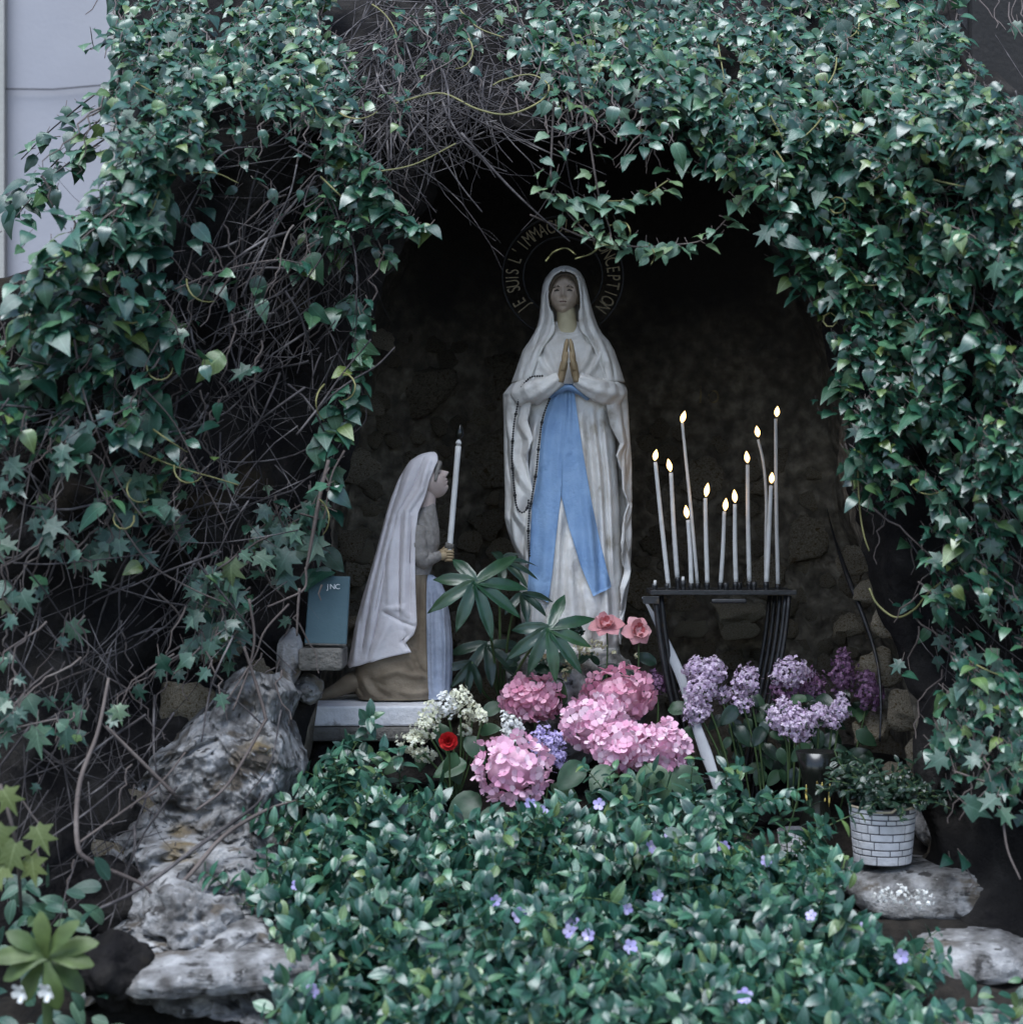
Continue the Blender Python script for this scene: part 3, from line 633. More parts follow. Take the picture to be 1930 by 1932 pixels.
# head
def head_mesh(hw, hh, hd, feat=1.0, nu=84, nv=70):
    g = lambda x, s: np.exp(-(x / s) ** 2)
    th = np.linspace(0, 2 * np.pi, nu, endpoint=False); ph = np.linspace(-np.pi / 2, np.pi / 2, nv)
    Th, Ph = np.meshgrid(th, ph); A = np.cos(Ph) * np.cos(Th); Yd = np.cos(Ph) * np.sin(Th); B = np.sin(Ph)
    def disp(a, b):
        aa = np.abs(a)
        nose = 0.44 * g(a, 0.10 + 0.05 * np.clip((0.1 - b) / 0.4, 0, 1)) * np.clip((0.22 - b) / 0.45, 0.12, 1) * np.where(b < -0.24, np.clip((b + 0.36) / 0.12, 0, 1), 1) * (b < 0.30)
        d = nose - 0.30 * g(aa - 0.40, 0.20) * g(b - 0.10, 0.12) + 0.15 * g(aa - 0.41, 0.13) * g(b - 0.06, 0.07)
        d += 0.06 * g(aa - 0.4, 0.25) * g(b - 0.27, 0.08) + 0.14 * g(a, 0.24) * (g(b + 0.455, 0.045) + g(b + 0.57, 0.055)) - 0.10 * g(a, 0.3) * g(b + 0.51, 0.03)
        d += 0.13 * g(a, 0.26) * g(b + 0.84, 0.14) - 0.06 * g(a, 0.35) * g(b + 0.68, 0.07) + 0.05 * g(aa - 0.5, 0.2) * g(b + 0.2, 0.2)
        return d * feat
    jaw = lambda b: 1 - 0.36 * np.clip((-b - 0.12) / 0.88, 0, 1) ** 1.2
    def surf(a, b):
        a = np.asarray(a, float); b = np.asarray(b, float)
        y = -hd * np.sqrt(np.clip(1 - a * a - b * b, 0, 1)) - hd * disp(a, b)
        return np.stack([a * hw * jaw(b), y, b * hh], -1)
    Yo = np.where(Yd < 0, -hd * np.sqrt(np.clip(1 - A * A - B * B, 0, 1)) - hd * disp(A, B), hd * Yd)
    V = np.stack([A * hw * jaw(B), Yo, B * hh], -1).reshape(-1, 3)
    return V, grid_faces(nv, nu, True), surf
def patch(surf, pts_ab, w_, lift=0.6):
    """thin painted band following (a,b) points on the face"""
    p = smooth_path(pts_ab, 9); n = len(p); wv = np.asarray([w_ * math.sin(math.pi * (0.12 + 0.76 * i / (n - 1))) for i in range(n)])
    up = surf(p[:, 0], p[:, 1] + wv); lo = surf(p[:, 0], p[:, 1] - wv)
    V = np.concatenate([up, lo]); V[:, 1] -= lift
    return V, [(i, i + 1, n + i + 1, n + i) for i in range(n - 1)]
def put_head(parent, tr, hw, hh, hd, mat, faceparts=True):
    V, F, surf = head_mesh(hw, hh, hd)
    h = MB().add(tr(V), F).build('head', mat, parent)
    if faceparts:
        for s in (-1, 1):
            V, F = patch(surf, [(s * 0.22, 0.22), (s * 0.40, 0.285), (s * 0.64, 0.19)], 0.045); MB().add(tr(V), F).build('eyebrow', M['paint_dark'], h)
            V, F = patch(surf, [(s * 0.24, 0.06), (s * 0.40, 0.095), (s * 0.58, 0.055)], 0.062); MB().add(tr(V), F).build('eye', M['paint_dark'], h)
        V, F = patch(surf, [(-0.24, -0.50), (-0.08, -0.47), (0, -0.485), (0.08, -0.47), (0.24, -0.50)], 0.04); MB().add(tr(V), F).build('upper_lip', M['lip'], h)
        V, F = patch(surf, [(-0.19, -0.53), (0, -0.575), (0.19, -0.53)], 0.035); MB().add(tr(V), F).build('lower_lip', M['lip'], h)
    return h
def trA(V, c=(1063.5, 556), yaw=R(-4), pit=R(-6), y0=-2):
    x, y, z = V[:, 0], V[:, 1], V[:, 2]
    y, z = y * math.cos(pit) - z * math.sin(pit), y * math.sin(pit) + z * math.cos(pit)
    x, y = x * math.cos(yaw) - y * math.sin(yaw), x * math.sin(yaw) + y * math.cos(yaw)
    return W1(c[0] + x, y0 + y, c[1] - z)
put_head(st, trA, 30, 39, 31, M['skin'])
pth = smooth_path([(1066, 2, 575), (1069, -2, 600), (1070, -8, 622), (1070, -12, 640)], 12)
V, F = tube(np.array([W1(*q) for q in pth]), np.array([17, 18.5, 21, 26]) * S1, 24); MB().add(V, F).build('neck', M['neck'], st)
# dark hair edge showing inside the hood
for sd in (-1, 1):
    pth = smooth_path([(1064, -33.5, 522), (1064 + sd * 14, -31.5, 525), (1064 + sd * 23, -25, 538), (1064 + sd * 26.5, -18, 556), (1064 + sd * 26.5, -12, 575)], 20)
    V, F = tube(np.array([W1(*q) for q in pth]), np.array([2.5, 3.5, 4.2, 4.0, 2.5]) * S1, 8); MB().add(V, F).build('hair', M['hair'], st)
# collar ridge
pth = smooth_path([(1044, -16, 622), (1056, -30, 630), (1072, -36, 633), (1086, -31, 630), (1097, -17, 621)], 24)
V, F = tube(np.array([W1(*q) for q in pth]), 2.2 * S1, 8); MB().add(V, F).build('collar', M['plaster'], st)

# sleeves: forearms reaching in to the joined hands, with creases round the elbows
def sleeve(side):
    c = [(980, 4, 742), (988, -36, 746), (1012, -64, 741), (1036, -78, 731), (1055, -84, 720)] if side < 0 else [(1160, 4, 742), (1150, -36, 746), (1128, -64, 741), (1104, -78, 731), (1086, -84, 720)]
    p = smooth_path(c, 40); rad = np.interp(np.linspace(0, 1, 40), [0, 0.25, 0.55, 0.85, 1], [22, 24, 21.5, 15.5, 13])
    V, F = tube(np.array([W1(*q) for q in p]), rad * S1, 40, True)
    n = 40; V = V.reshape(40, n, 3); ctr = V.mean(axis=1, keepdims=True)
    i = np.arange(40)[:, None]; j = np.arange(n)[None, :]
    k = 1 + 0.13 * np.sin(i * 0.85 + 1.6 * np.sin(j / n * 2 * np.pi + 0.6)) * np.clip(1 - i / 30, 0, 1) + 0.07 * np.sin(j / n * 2 * np.pi * 6 + i * 0.18) * np.clip(i / 20, 0, 1)
    V = ctr + (V - ctr) * k[:, :, None]
    return V.reshape(-1, 3), F
for s in (-1, 1):
    V, F = sleeve(s); MB().add(V, F).build('sleeve', M['plaster'], st)

# praying hands: palm, four fingers of different lengths and a thumb on each side
def pray_hand(side):
    m = MB(); x = lambda v: 1070 + side * v if True else v
    base = [(15, -86, 726), (11.0, -89, 706), (8.0, -91, 690)]
    pth = smooth_path([(x(a), b_, c_) for a, b_, c_ in base], 10)
    V, F = tube(np.array([W1(*q) for q in pth]), np.array([9.0, 10.0, 10.5, 9.5]) * S1, 14, True, flat=(0.72, 1.25)); m.add(V, F)
    L = [(-101, 653, 4.2), (-95, 648, 4.5), (-89, 651, 4.3), (-83.5, 660, 3.8)]
    for k, (yy, top, r) in enumerate(L):
        f = smooth_path([(x(8.0), yy + 1, 696), (x(8.2), yy, 682), (x(6.0), yy - 0.5, 668), (x(4.2), yy - 1, (668 + top) / 2 - 2), (x(2.6), yy - 1, top)], 12)
        V, F = tube(np.array([W1(*q) for q in f]), np.array([r * 1.15, r * 1.1, r, r * 0.95, r * 0.45]) * S1, 8); m.add(V, F)
    f = smooth_path([(x(11), -98, 706), (x(8), -103, 694), (x(4.5), -104, 682), (x(3), -102, 672)], 10)
    V, F = tube(np.array([W1(*q) for q in f]), np.array([4.6, 4.5, 3.9, 2.0]) * S1, 8); m.add(V, F)
    return m
for s in (-1, 1): pray_hand(s).build('hand', M['hand'], st)

# mantle: two hanging panels, zigzag inner edge
def mantle(side):
    def edge(py):
        if side < 0:
            return np.interp(py, [722, 760, 800, 835, 862, 905, 940, 972, 1000, 1040, 1075], [1006, 1003, 996, 1006, 994, 996, 1003, 993, 999, 997, 998])
        return np.interp(py, [722, 760, 800, 833, 852, 880, 915, 940, 975, 1010, 1060, 1090, 1130, 1160, 1190], [1134, 1140, 1150, 1168, 1160, 1168, 1172, 1184, 1170, 1166, 1178, 1168, 1172, 1160, 1166])
    def out(py):
        if side < 0: return np.interp(py, [722, 745, 765, 880, 985, 1010, 1035, 1075], [962, 950, 950.5, 953, 954, 960, 968, 985])
        return np.interp(py, [722, 745, 800, 870, 1000, 1075, 1110, 1150, 1190], [1178, 1183.5, 1185, 1190, 1189.5, 1189, 1184, 1176, 1172])
    end = 1075 if side < 0 else 1190
    def rowf(v, us):
        py0 = 712 + v * (end - 712); rnd_ = float(np.interp(py0, [712, 718, 730, 745], [0.80, 0.90, 0.975, 1.0]))
        z = py0 + (6 * np.sin(us * 9 + 1) * v)
        hem = 18 * v * np.clip(1 - us * 2.2, 0, 1) * (-1 if side < 0 else 1)
        z = z + hem
        e, o = edge(py0), out(py0); df = (np.interp(py0, ROWS[:, 0], ROWS[:, 3]) + 12) * rnd_; db = 70 * rnd_
        c = 1068; hw = abs(o - c) * rnd_; t0 = abs(e - c) / hw; p = 2.3
        a0 = math.asin(min(0.999, (1 - min(t0, 0.999) ** p) ** (1 / 2)))   # starting angle on the front arc
        th = np.interp(us, [0, 1], [a0, -np.pi / 2])
        x = c + side * hw * np.abs(np.cos(th)) ** (2 / p); s = np.sin(th)
        y = np.where(s > 0, -df * np.abs(s) ** (2 / p), db * np.abs(s) ** (2 / p))
        am = np.interp(py0, [722, 780, 1000], [3.0, 6.5, 8.0])
        wv = (np.abs(np.sin(us * 15 + 0.9 * np.sin(py0 / 46.0) + side)) * 2 - 1.2) * am + np.sin(py0 / 17.0 + us * 20) * 1.6 * np.clip(1 - us * 2.5, 0, 1)
        x = x + side * wv * 0.35 * np.cos(th); y = y - wv * np.sign(s + 1e-6) * np.abs(s) ** 0.5
        ph = py0 / 14.0 + us * 34
        saw = (ph / (2 * np.pi)) % 1.0; tri = np.where(saw < 0.7, saw / 0.7, (1 - saw) / 0.3)
        y = y - 13 * (tri - 0.4) * np.exp(-(us / 0.24) ** 2) * np.clip((py0 - 770) / 40, 0, 1)
        # creases sweeping round the elbow
        y = y - 4.5 * np.sin((py0 - 712) / 5.2 - us * 10) * np.clip((775 - py0) / 30, 0, 1) * np.clip(us * 6, 0, 1) * np.clip((1 - us) * 3, 0, 1)
        return W1(x, y, z)
    return rowf
for s in (-1, 1):
    mm = sheet(0, 0, 200, 110, mantle(s), (3.0 if s > 0 else -3.0) * S1, 'mantle', None, None)
    mm.build('mantle', M['plaster'], st)
# sash: blue band at the waist with two tails
def sash_piece(left, right, py0, py1, lift, nz=70, nu=16, wob=0.0):
    L = np.array(left, float); Rr = np.array(right, float); m = MB(); V = []
    for py in np.linspace(py0, py1, nz):
        xl = np.interp(py, L[:, 1], L[:, 0]); xr = np.interp(py, Rr[:, 1], Rr[:, 0]); u = np.linspace(0, 1, nu)
        X = xl + (xr - xl) * u; Z = py + wob * (u - 0.5) * np.clip((py - py1 + 40) / 40, 0, 1)
        y0 = gown_front(X, np.full(nu, py)); ys = np.convolve(np.r_[y0[0], y0[0], y0, y0[-1], y0[-1]], np.ones(5) / 5, 'valid')
        y = ys - lift - 2.0 * np.sin(u * np.pi) + 2.2 * np.sin(u * 9 + py / 90.0) * np.interp(py, [740, 900], [0.9, 0.6])
        V.append(W1(X, y, Z))
    A = np.concatenate(V); N = len(A); B = A.copy(); B[:, 1] += (lift + 3) * S1
    f = grid_faces(nz, nu); e = []
    for i in range(nz - 1):
        e += [(i * nu, i * nu + N, (i + 1) * nu + N, (i + 1) * nu), (i * nu + nu - 1, (i + 1) * nu + nu - 1, (i + 1) * nu + nu - 1 + N, i * nu + nu - 1 + N)]
    k = (nz - 1) * nu
    e += [(k + j, k + j + N, k + j + 1 + N, k + j + 1) for j in range(nu - 1)] + [(j, j + 1, j + 1 + N, j + N) for j in range(nu - 1)]
    return m.add(np.concatenate([A, B]), f + e)
c2 = crop2
lt = [c2(600, 110), c2(560, 165), c2(512, 240), c2(470, 400), c2(442, 700), c2(402, 950), c2(390, 1200), c2(378, 1420), c2(372, 1540)]
gapL = [c2(640, 110), c2(635, 300), c2(606, 600), c2(596, 860), c2(562, 1150), c2(535, 1400), c2(510, 1545)]
gapR = [c2(640, 110), c2(635, 300), c2(606, 600), c2(597, 860), c2(650, 1080), c2(730, 1340), c2(815, 1515)]
rt = [c2(690, 110), c2(690, 200), c2(740, 560), c2(800, 900), c2(870, 1220), c2(932, 1475), c2(935, 1515)]
so = sash_piece(lt, gapL, c2(0, 112)[1], c2(0, 1545)[1], 6.0, wob=18).build('sash', M['sash'], st)
sash_piece(gapR, rt, c2(0, 112)[1], c2(0, 1505)[1], 7.0, wob=-16).build('sash', M['sash'], st)
V, F = tube(np.array([W1(*q) for q in smooth_path([(1036, -56, 752), (1052, -68, 742), (1070, -74, 736), (1090, -70, 744), (1106, -58, 756)], 24)]), np.array([6, 8.5, 9, 8.5, 6]) * S1, 12, True, flat=(1, 0.6))
MB().add(V, F).build('sash', M['sash'], st)
# little plinth under the hem
V, F = lathe([(0.0, 0.012), (0.088, 0.012), (0.098, 0.004), (0.100, -0.012), (0.0, -0.012)], 40)
V = V * np.array([1.05, 0.85, 1]) + np.array(P(1080, 1224, SY)); MB().add(V, F).build('base', M['plaster'], st)

# rosary
ro_ = root('rosary', 'black bead rosary hanging from the standing statue\'s wrist', 'rosary', P(968, 966, SY - 0.09))
def surf_y(px, py):
    c = 1068; df = np.interp(py, ROWS[:, 0], ROWS[:, 3]) + 14; t = min(0.98, abs(px - c) / 120)
    return -df * (1 - t ** 2.3) ** (1 / 2.3) - 6
def beads(path, r, gap):
    p = smooth_path(path, 300); seg = np.r_[0, np.cumsum(np.hypot(*np.diff(p, axis=0).T))]; m = MB(); k = 0
    bmx = bmesh.new(); bmesh.ops.create_icosphere(bmx, subdivisions=1, radius=1.0)
    bv = np.array([v.co for v in bmx.verts]); bf = [tuple(v.index for v in f.verts) for f in bmx.faces]; bmx.free()
    for d in np.arange(0, seg[-1], gap):
        x, z = np.interp(d, seg, p[:, 0]), np.interp(d, seg, p[:, 1]); k += 1
        rr_ = r * (1.6 if k % 11 == 0 else 1.0)
        m.add(bv * rr_ * S1 + W1(x, surf_y(x, z), z), bf)
    q = np.array([W1(a[0], surf_y(a[0], a[1]), a[1]) for a in p[::6]]); m.tube(q, 0.5 * S1, 4); return m
strand1 = [c2(470, 62), c2(390, 72), c2(330, 150), c2(297, 300), c2(280, 400), c2(268, 600), c2(282, 800), c2(300, 935), c2(338, 975), c2(372, 940), c2(380, 880)]
strand2 = [c2(520, 215), c2(475, 340), c2(450, 500), c2(430, 700), c2(405, 850), c2(382, 1000), c2(378, 1150), c2(388, 1275)]
beads(strand1, 2.3, 4.6).build('bead_strand', M['black_bead'], ro_); beads(strand2, 2.3, 4.6).build('bead_strand', M['black_bead'], ro_)

# halo with raised gilt letters
HC = (1062, 521); HYd = SY + 0.06; HS = sc(HYd)
ha = root('halo_ring', 'dark round halo lettered in gold behind the standing statue\'s head', 'halo', P(HC[0], HC[1] + 118, HYd))
def ring(r0, r1, yy, th, n=96):
    V = []; a = np.linspace(0, 2 * np.pi, n, endpoint=False)
    for r, y in ((r0, yy), (r1, yy), (r1, yy + th), (r0, yy + th)):
        V.append(np.stack([(HC[0] + r * np.cos(a) - 965) * HS, np.full(n, y), CAMZ - (HC[1] - r * np.sin(a) - 966) * HS], -1))
    V = np.concatenate(V); F = []
    for q in range(4):
        for i in range(n): F.append((q * n + i, q * n + (i + 1) % n, ((q + 1) % 4) * n + (i + 1) % n, ((q + 1) % 4) * n + i))
    return MB().add(V, F)
ring(73, 76, HYd - 0.004, 0.010).build('inner_rim', M['ring_dark'], ha); ring(112.5, 115.5, HYd - 0.004, 0.010).build('outer_rim', M['ring_dark'], ha)
GLY = {}
def glyph(ch, mat, depth=0.02):
    if (ch, mat.name) in GLY: return GLY[(ch, mat.name)]
    cu = bpy.data.curves.new('letter', 'FONT'); cu.body = ch; cu.size = 1.0; cu.extrude = depth; cu.align_x = 'CENTER'; cu.align_y = 'CENTER'
    o = bpy.data.objects.new('letter', cu); col.objects.link(o); bpy.context.view_layer.update()
    me = bpy.data.meshes.new_from_object(o.evaluated_get(bpy.context.evaluated_depsgraph_get()))
    bpy.data.objects.remove(o); me.materials.clear(); me.materials.append(mat); me.name = 'letter'; GLY[(ch, mat.name)] = me; return me
TXT = "JE SUIS L'IMMACULEE CONCEPTION"
for i, ch in enumerate(TXT):
    if ch == ' ': continue
    a = R(np.interp(i, [0, 3, 8, 13, 22, 29], [219, 195, 161, 114, 26.5, -38]))
    c = P(HC[0] + 94.5 * math.cos(a), HC[1] - 94.5 * math.sin(a), HYd - 0.004)
    rad = np.array([math.cos(a), 0, math.sin(a)]); tang = np.array([math.sin(a), 0, -math.cos(a)])
    B = np.stack([tang, rad, np.array([0, -1.0, 0])], axis=1)
    s_ = 36 * HS
    Mx = mat4(B, c, s_) @ Matrix.Diagonal((0.62, 1, 0.15, 1))
    place('letter', glyph(ch, M['gold']), Mx, ha)

# ------------------------------------------------------------------ kneeling statue in profile, facing right
def c3(cx, cy): return (551.2 + cx * 0.31045, 778.1 + cy * 0.31045)
KY = -0.10; S2 = sc(KY) * 0.31045       # metres per crop unit
_o = P(*c3(0, 0), KY)
def W3(x, y, z): return np.stack([_o[0] + np.asarray(x, float) * S2, KY + np.asarray(y, float) * S2, _o[2] - np.asarray(z, float) * S2], axis=-1)
kn = root('kneeling_statue', 'kneeling plaster statue of a girl in a white cloak, brown dress and blue apron', 'statue', W3(600, 0, 1745))
def loft3(rows, y0, y1, nr, nc, fold=None, p=2.3, pleat=0.0, pl_n=9):
    Rw = np.array(rows, float); V = []
    th = np.linspace(0, 2 * np.pi, nc, endpoint=False)
    for z in np.linspace(y0, y1, nr):
        l, r, hd = [np.interp(z, Rw[:, 0], Rw[:, k]) for k in (1, 2, 3)]
        c, hw = (l + r) / 2, (r - l) / 2
        x = c + hw * np.sign(np.cos(th)) * np.abs(np.cos(th)) ** (2 / p); y = -hd * np.sign(np.sin(th)) * np.abs(np.sin(th)) ** (2 / p)
        k = 1 + pleat * np.sin(th * pl_n + 0.6 * np.sin(z / 90)) * np.clip((z - y0) / 200, 0, 1)
        x = c + (x - c) * k; y = y * k
        if fold: y = y - np.where(np.sin(th) > 0, 1.9 * folds(x, np.full(nc, z), fold), 0)
        V.append(W3(x, y, np.full(nc, z)))
    F = grid_faces(nr, nc, True); F.append(tuple(range(nc))); F.append(tuple((nr - 1) * nc + j for j in range(nc - 1, -1, -1)))
    return MB().add(np.concatenate(V), F)
KF = [([(365, 1560), (395, 1640), (440, 1715)], -10, 10), ([(480, 1600), (530, 1680), (620, 1730)], -12, 12), ([(430, 1600), (480, 1690), (540, 1730)], 12, 16),
      ([(540, 1600), (640, 1560), (740, 1590), (830, 1600)], 12, 18), ([(560, 1650), (650, 1690), (760, 1700), (840, 1690)], 10, 16), ([(520, 1620), (600, 1670), (700, 1715)], -10, 12),
      ([(740, 1440), (770, 1540), (830, 1600)], -10, 12), ([(700, 1480), (760, 1570), (800, 1590)], 9, 12), ([(790, 1000), (785, 1200), (780, 1450)], -7, 12), ([(815, 1000), (812, 1300), (820, 1600)], 7, 10)]
loft3([(900, 610, 812, 92), (960, 590, 832, 100), (1100, 545, 833, 108), (1300, 490, 838, 118), (1450, 430, 842, 128), (1550, 385, 848, 138), (1640, 372, 852, 142), (1700, 385, 853, 140), (1738, 405, 852, 136)],
      900, 1738, 90, 100, KF, 2.6).build('skirt', M['brown_cloth'], kn)
pth = smooth_path([(520, 20, 1640), (380, 20, 1640), (270, 15, 1690), (180, 10, 1725), (110, 5, 1745)], 24)
V, F = tube(np.array([W3(*q) for q in pth]), np.array([95, 88, 58, 36, 14]) * S2, 24, True, flat=(1.2, 0.75)); MB().add(V, F).build('trailing_hem', M['brown_cloth'], kn)
loft3([(985, 800, 850, 40), (1020, 795, 900, 62), (1100, 790, 935, 78), (1250, 795, 960, 90), (1400, 800, 974, 98), (1560, 806, 976, 100), (1690, 810, 968, 98), (1738, 812, 960, 96)],
      985, 1738, 70, 90, [([(870, 1060), (880, 1300), (890, 1690)], -9, 12), ([(920, 1100), (935, 1400), (930, 1690)], 9, 12), ([(850, 1100), (856, 1700)], 7, 9), ([(900, 1180), (910, 1500), (905, 1720)], -7, 10)], 2.6, 0.02, 12).build('apron', M['apron'], kn)
loft3([(545, 795, 868, 42), (590, 760, 876, 62), (640, 720, 884, 82), (720, 690, 896, 96), (800, 670, 898, 100), (900, 640, 862, 100), (985, 610, 840, 102)],
      545, 985, 60, 80, [([(800, 600), (850, 700), (870, 820)], 7, 14), ([(830, 620), (880, 720)], -6, 10), ([(790, 760), (850, 850)], -6, 10)], 2.3).build('bodice', M['bodice'], kn)
# arms
for s, zz in ((-1, -88), (1, 78)):
    pth = smooth_path([(772, zz * 0.8, 690), (775, zz, 800), (790, zz * 0.95, 895), (845, zz * 0.6, 885), (900, zz * 0.28, 868)], 30)
    V, F = tube(np.array([W3(*q) for q in pth]), np.array([46, 50, 54, 42, 27]) * S2, 18)
    V = V.reshape(30, 18, 3); ctr = V.mean(1, keepdims=True); i = np.arange(30)[:, None]; j = np.arange(18)[None, :]
    V = ctr + (V - ctr) * (1 + 0.07 * np.sin(i * 1.3 + 2 * np.sin(j / 18 * 6.28)))[:, :, None]
    MB().add(V.reshape(-1, 3), F).build('sleeve', M['bodice'], kn)
# hands closed round the candle
for s, zz, dz in ((-1, -20, 0), (1, 18, -14)):
    m = MB(); pth = smooth_path([(890, zz, 872 + dz), (918, zz * 1.1, 872 + dz), (938, zz * 0.9, 868 + dz)], 8)
    m.tube(np.array([W3(*q) for q in pth]), np.array([24, 29, 24]) * S2, 12)
    for k in range(4):
        h = 845 + dz + k * 17
        f = smooth_path([(930, zz * 1.2, h + 2), (955, zz * 1.35, h), (974, zz * 0.7, h + 2), (972, -zz * 0.2, h + 4), (955, -zz * 0.5, h + 6)], 10)
        m.tube(np.array([W3(*q) for q in f]), np.array([10, 9.5, 9, 8.5, 6]) * S2, 7)
    f = smooth_path([(912, zz, 850 + dz), (938, zz * 0.6, 832 + dz), (958, zz * 0.2, 826 + dz)], 8); m.tube(np.array([W3(*q) for q in f]), np.array([11, 10, 6]) * S2, 7)
    m.build('hand', M['hand'], kn)
# head, looking up along the candle
def trK(V):
    s = 1.0; x, y, z = V[:, 0], V[:, 1], V[:, 2]
    pit = R(40); y, z = y * math.cos(pit) + z * math.sin(pit), -y * math.sin(pit) + z * math.cos(pit)
    return W3(846 - y, x, 418 - z)
put_head(kn, trK, 72, 112, 84, M['face2'])
pth = smooth_path([(830, 0, 470), (822, 0, 540), (815, 0, 610)], 8); V, F = tube(np.array([W3(*q) for q in pth]), np.array([48, 50, 60]) * S2, 18); MB().add(V, F).build('neck', M['face2'], kn)
# hair above the forehead
pth = smooth_path([(872, -66, 420), (884, -52, 345), (893, -20, 312), (894, 20, 312), (884, 52, 345), (872, 66, 420)], 20)
V, F = tube(np.array([W3(*q) for q in pth]), np.array([10, 16, 17, 16, 10]) * S2, 10); MB().add(V, F).build('hair', M['bodice'], kn)
# cloak
CV = np.array([(247, 846, 864, 8), (256, 800, 876, 34), (270, 768, 884, 46), (300, 722, 886, 64), (350, 688, 864, 78), (420, 650, 836, 86), (520, 610, 811, 94), (610, 583, 772, 108), (750, 547, 754, 122), (930, 500, 754, 130), (1100, 448, 758, 136),
               (1280, 398, 766, 146), (1340, 388, 748, 148), (1390, 380, 700, 150), (1450, 368, 735, 152), (1560, 344, 700, 154)], float)
CF = [([(800, 285), (745, 440), (642, 620), (590, 850), (560, 1050), (520, 1300), (470, 1480)], -13, 9), ([(690, 340), (610, 600), (500, 1050), (455, 1300), (435, 1430)], -14, 9),
      ([(740, 320), (660, 560), (570, 850), (510, 1150), (470, 1450)], 10, 20), ([(840, 280), (790, 470), (705, 600), (690, 900), (680, 1250)], 12, 15), ([(668, 620), (660, 900), (664, 1260)], -11, 8), ([(730, 640), (722, 900), (725, 1250)], -9, 8),
      ([(620, 700), (600, 950), (600, 1200)], 8, 16), ([(565, 1205), (620, 1235), (690, 1270), (762, 1296)], -13, 8), ([(570, 1190), (680, 1180), (720, 1240)], 9, 12), ([(690, 1300), (705, 1350), (672, 1385), (715, 1430)], -10, 8),
      ([(600, 1260), (540, 1400), (490, 1520)], 10, 22), ([(420, 1200), (400, 1400), (390, 1520)], 7, 14), ([(600, 560), (530, 850), (440, 1250)], 9, 12), ([(640, 640), (560, 950), (500, 1250)], -8, 8)]
def cloak_row(v, us):
    hem = np.interp(us, [0, 0.12, 0.28, 0.42, 0.5, 0.6, 1.0], [1448, 1485, 1530, 1550, 1535, 1545, 1450])
    zz = 247 + (hem - 247) * (0.35 * v ** 1.6 + 0.65 * v)
    l, f, hd = [np.interp(zz, CV[:, 0], CV[:, k]) for k in (1, 2, 3)]
    a = (us - 0.5) * np.pi          # -90 front edge near the camera, 0 back, +90 far front edge
    k = np.abs(np.sin(a)); x = f - (f - l) * np.cos(a) ** 0.85
    y = hd * np.sign(np.sin(a)) * k ** 0.62
    y = y - np.where(a < 0, 1.9 * folds(x, zz, CF), 0) * np.clip(k * 3, 0, 1)
    x = x - 5 * np.sin(us * 40) * np.clip((zz - 500) / 500, 0, 1) * (1 - k)
    return W3(x, y, zz)
sheet(0, 0, 130, 120, cloak_row, 9 * S2, '', None, None).build('cloak', M['plaster_warm'], kn)
# the slab it kneels on
sl_ = MB().box(W3(500, 10, 1809), (790 * S2, 0.25, 118 * S2)).build('statue_slab', M['slab'], None, False, bevel=0.004)
props(sl_, 'white painted slab under the kneeling statue', 'slab')
blk = MB().box(W3(470, 20, 1915), (760 * S2, 0.27, 86 * S2)).build('stone_block', M['stone_block'], None, False, bevel=0.008); props(blk, 'grey stone course beneath the white slab', 'stone block')
# candle in the hands
hc = root('processional_candle', 'long cream candle held upright by the kneeling statue', 'candle', W3(955, 0, 812))
pa, pb = W3(952, 0, 880), W3(1010, 0, 205); V, F = tube(np.array([pa + (pb - pa) * t for t in np.linspace(0, 1, 12)]), 17.5 * S2, 18); MB().add(V, F).build('shaft', M['wax'], hc)
pc = W3(1013, 0, 165); V, F = tube(np.array([pb, pb + (pc - pb) * 0.3, pb + (pc - pb) * 0.31, pb + (pc - pb) * 0.6, pc]), np.array([13, 13, 18, 18, 8]) * S2, 14); MB().add(V, F).build('collar', M['wax'], hc)
pd = W3(1022, 0, 70); V, F = tube(smooth_path([pc, W3(1016, 0, 140), W3(1020, 0, 110), pd], 10), np.array([6, 22, 26, 20, 5]) * S2, 14); MB().add(V, F).build('bulb', M['dark_glass'], hc)
V, F = tube(smooth_path([W3(930, 0, 806), W3(955, 0, 812), W3(980, 0, 818)], 8), np.array([20, 27, 18]) * S2, 10); MB().add(V, F).build('drip_cup', M['stone_block'], hc)

# ------------------------------------------------------------------ teal board on a stone block
TY = -0.37; tb = root('teal_board', 'teal painted board with white letters propped left of the kneeling statue', 'board', P(617, 1218, TY))
Ya = TY
q = [P(*c3(75, 1405), Ya), P(*c3(330, 1412), Ya), P(*c3(352, 998), Ya + 0.03), P(*c3(105, 992), Ya + 0.03)]
V = np.array([list(v) for v in q] + [[v[0], v[1] + 0.014, v[2]] for v in q])
MB().add(V, [(0, 1, 2, 3), (7, 6, 5, 4), (0, 4, 5, 1), (1, 5, 6, 2), (2, 6, 7, 3), (3, 7, 4, 0)]).build('panel', M['teal_board'], tb, False, bevel=0.002)
V = np.array([P(*c3(78, 1408), Ya - 0.003), P(*c3(328, 1415), Ya - 0.003)]); MB().tube(V, 0.0022, 6).build('edge_strip', M['stone_block'], tb)
for i, (ch, cx) in enumerate((('J', 217), ('N', 245), ('C', 276))):
    c = P(*c3(cx, 1061), Ya + 0.0215); B = np.stack([np.array([1.0, 0, 0]), np.array([0, 0, 1.0]), np.array([0, -1.0, 0])], axis=1)
    place('letter', glyph(ch, M['white_paint']), mat4(B, c, 46 * sc(Ya) * 0.31) @ Matrix.Diagonal((1.0, 0.95, 0.1, 1)), tb)
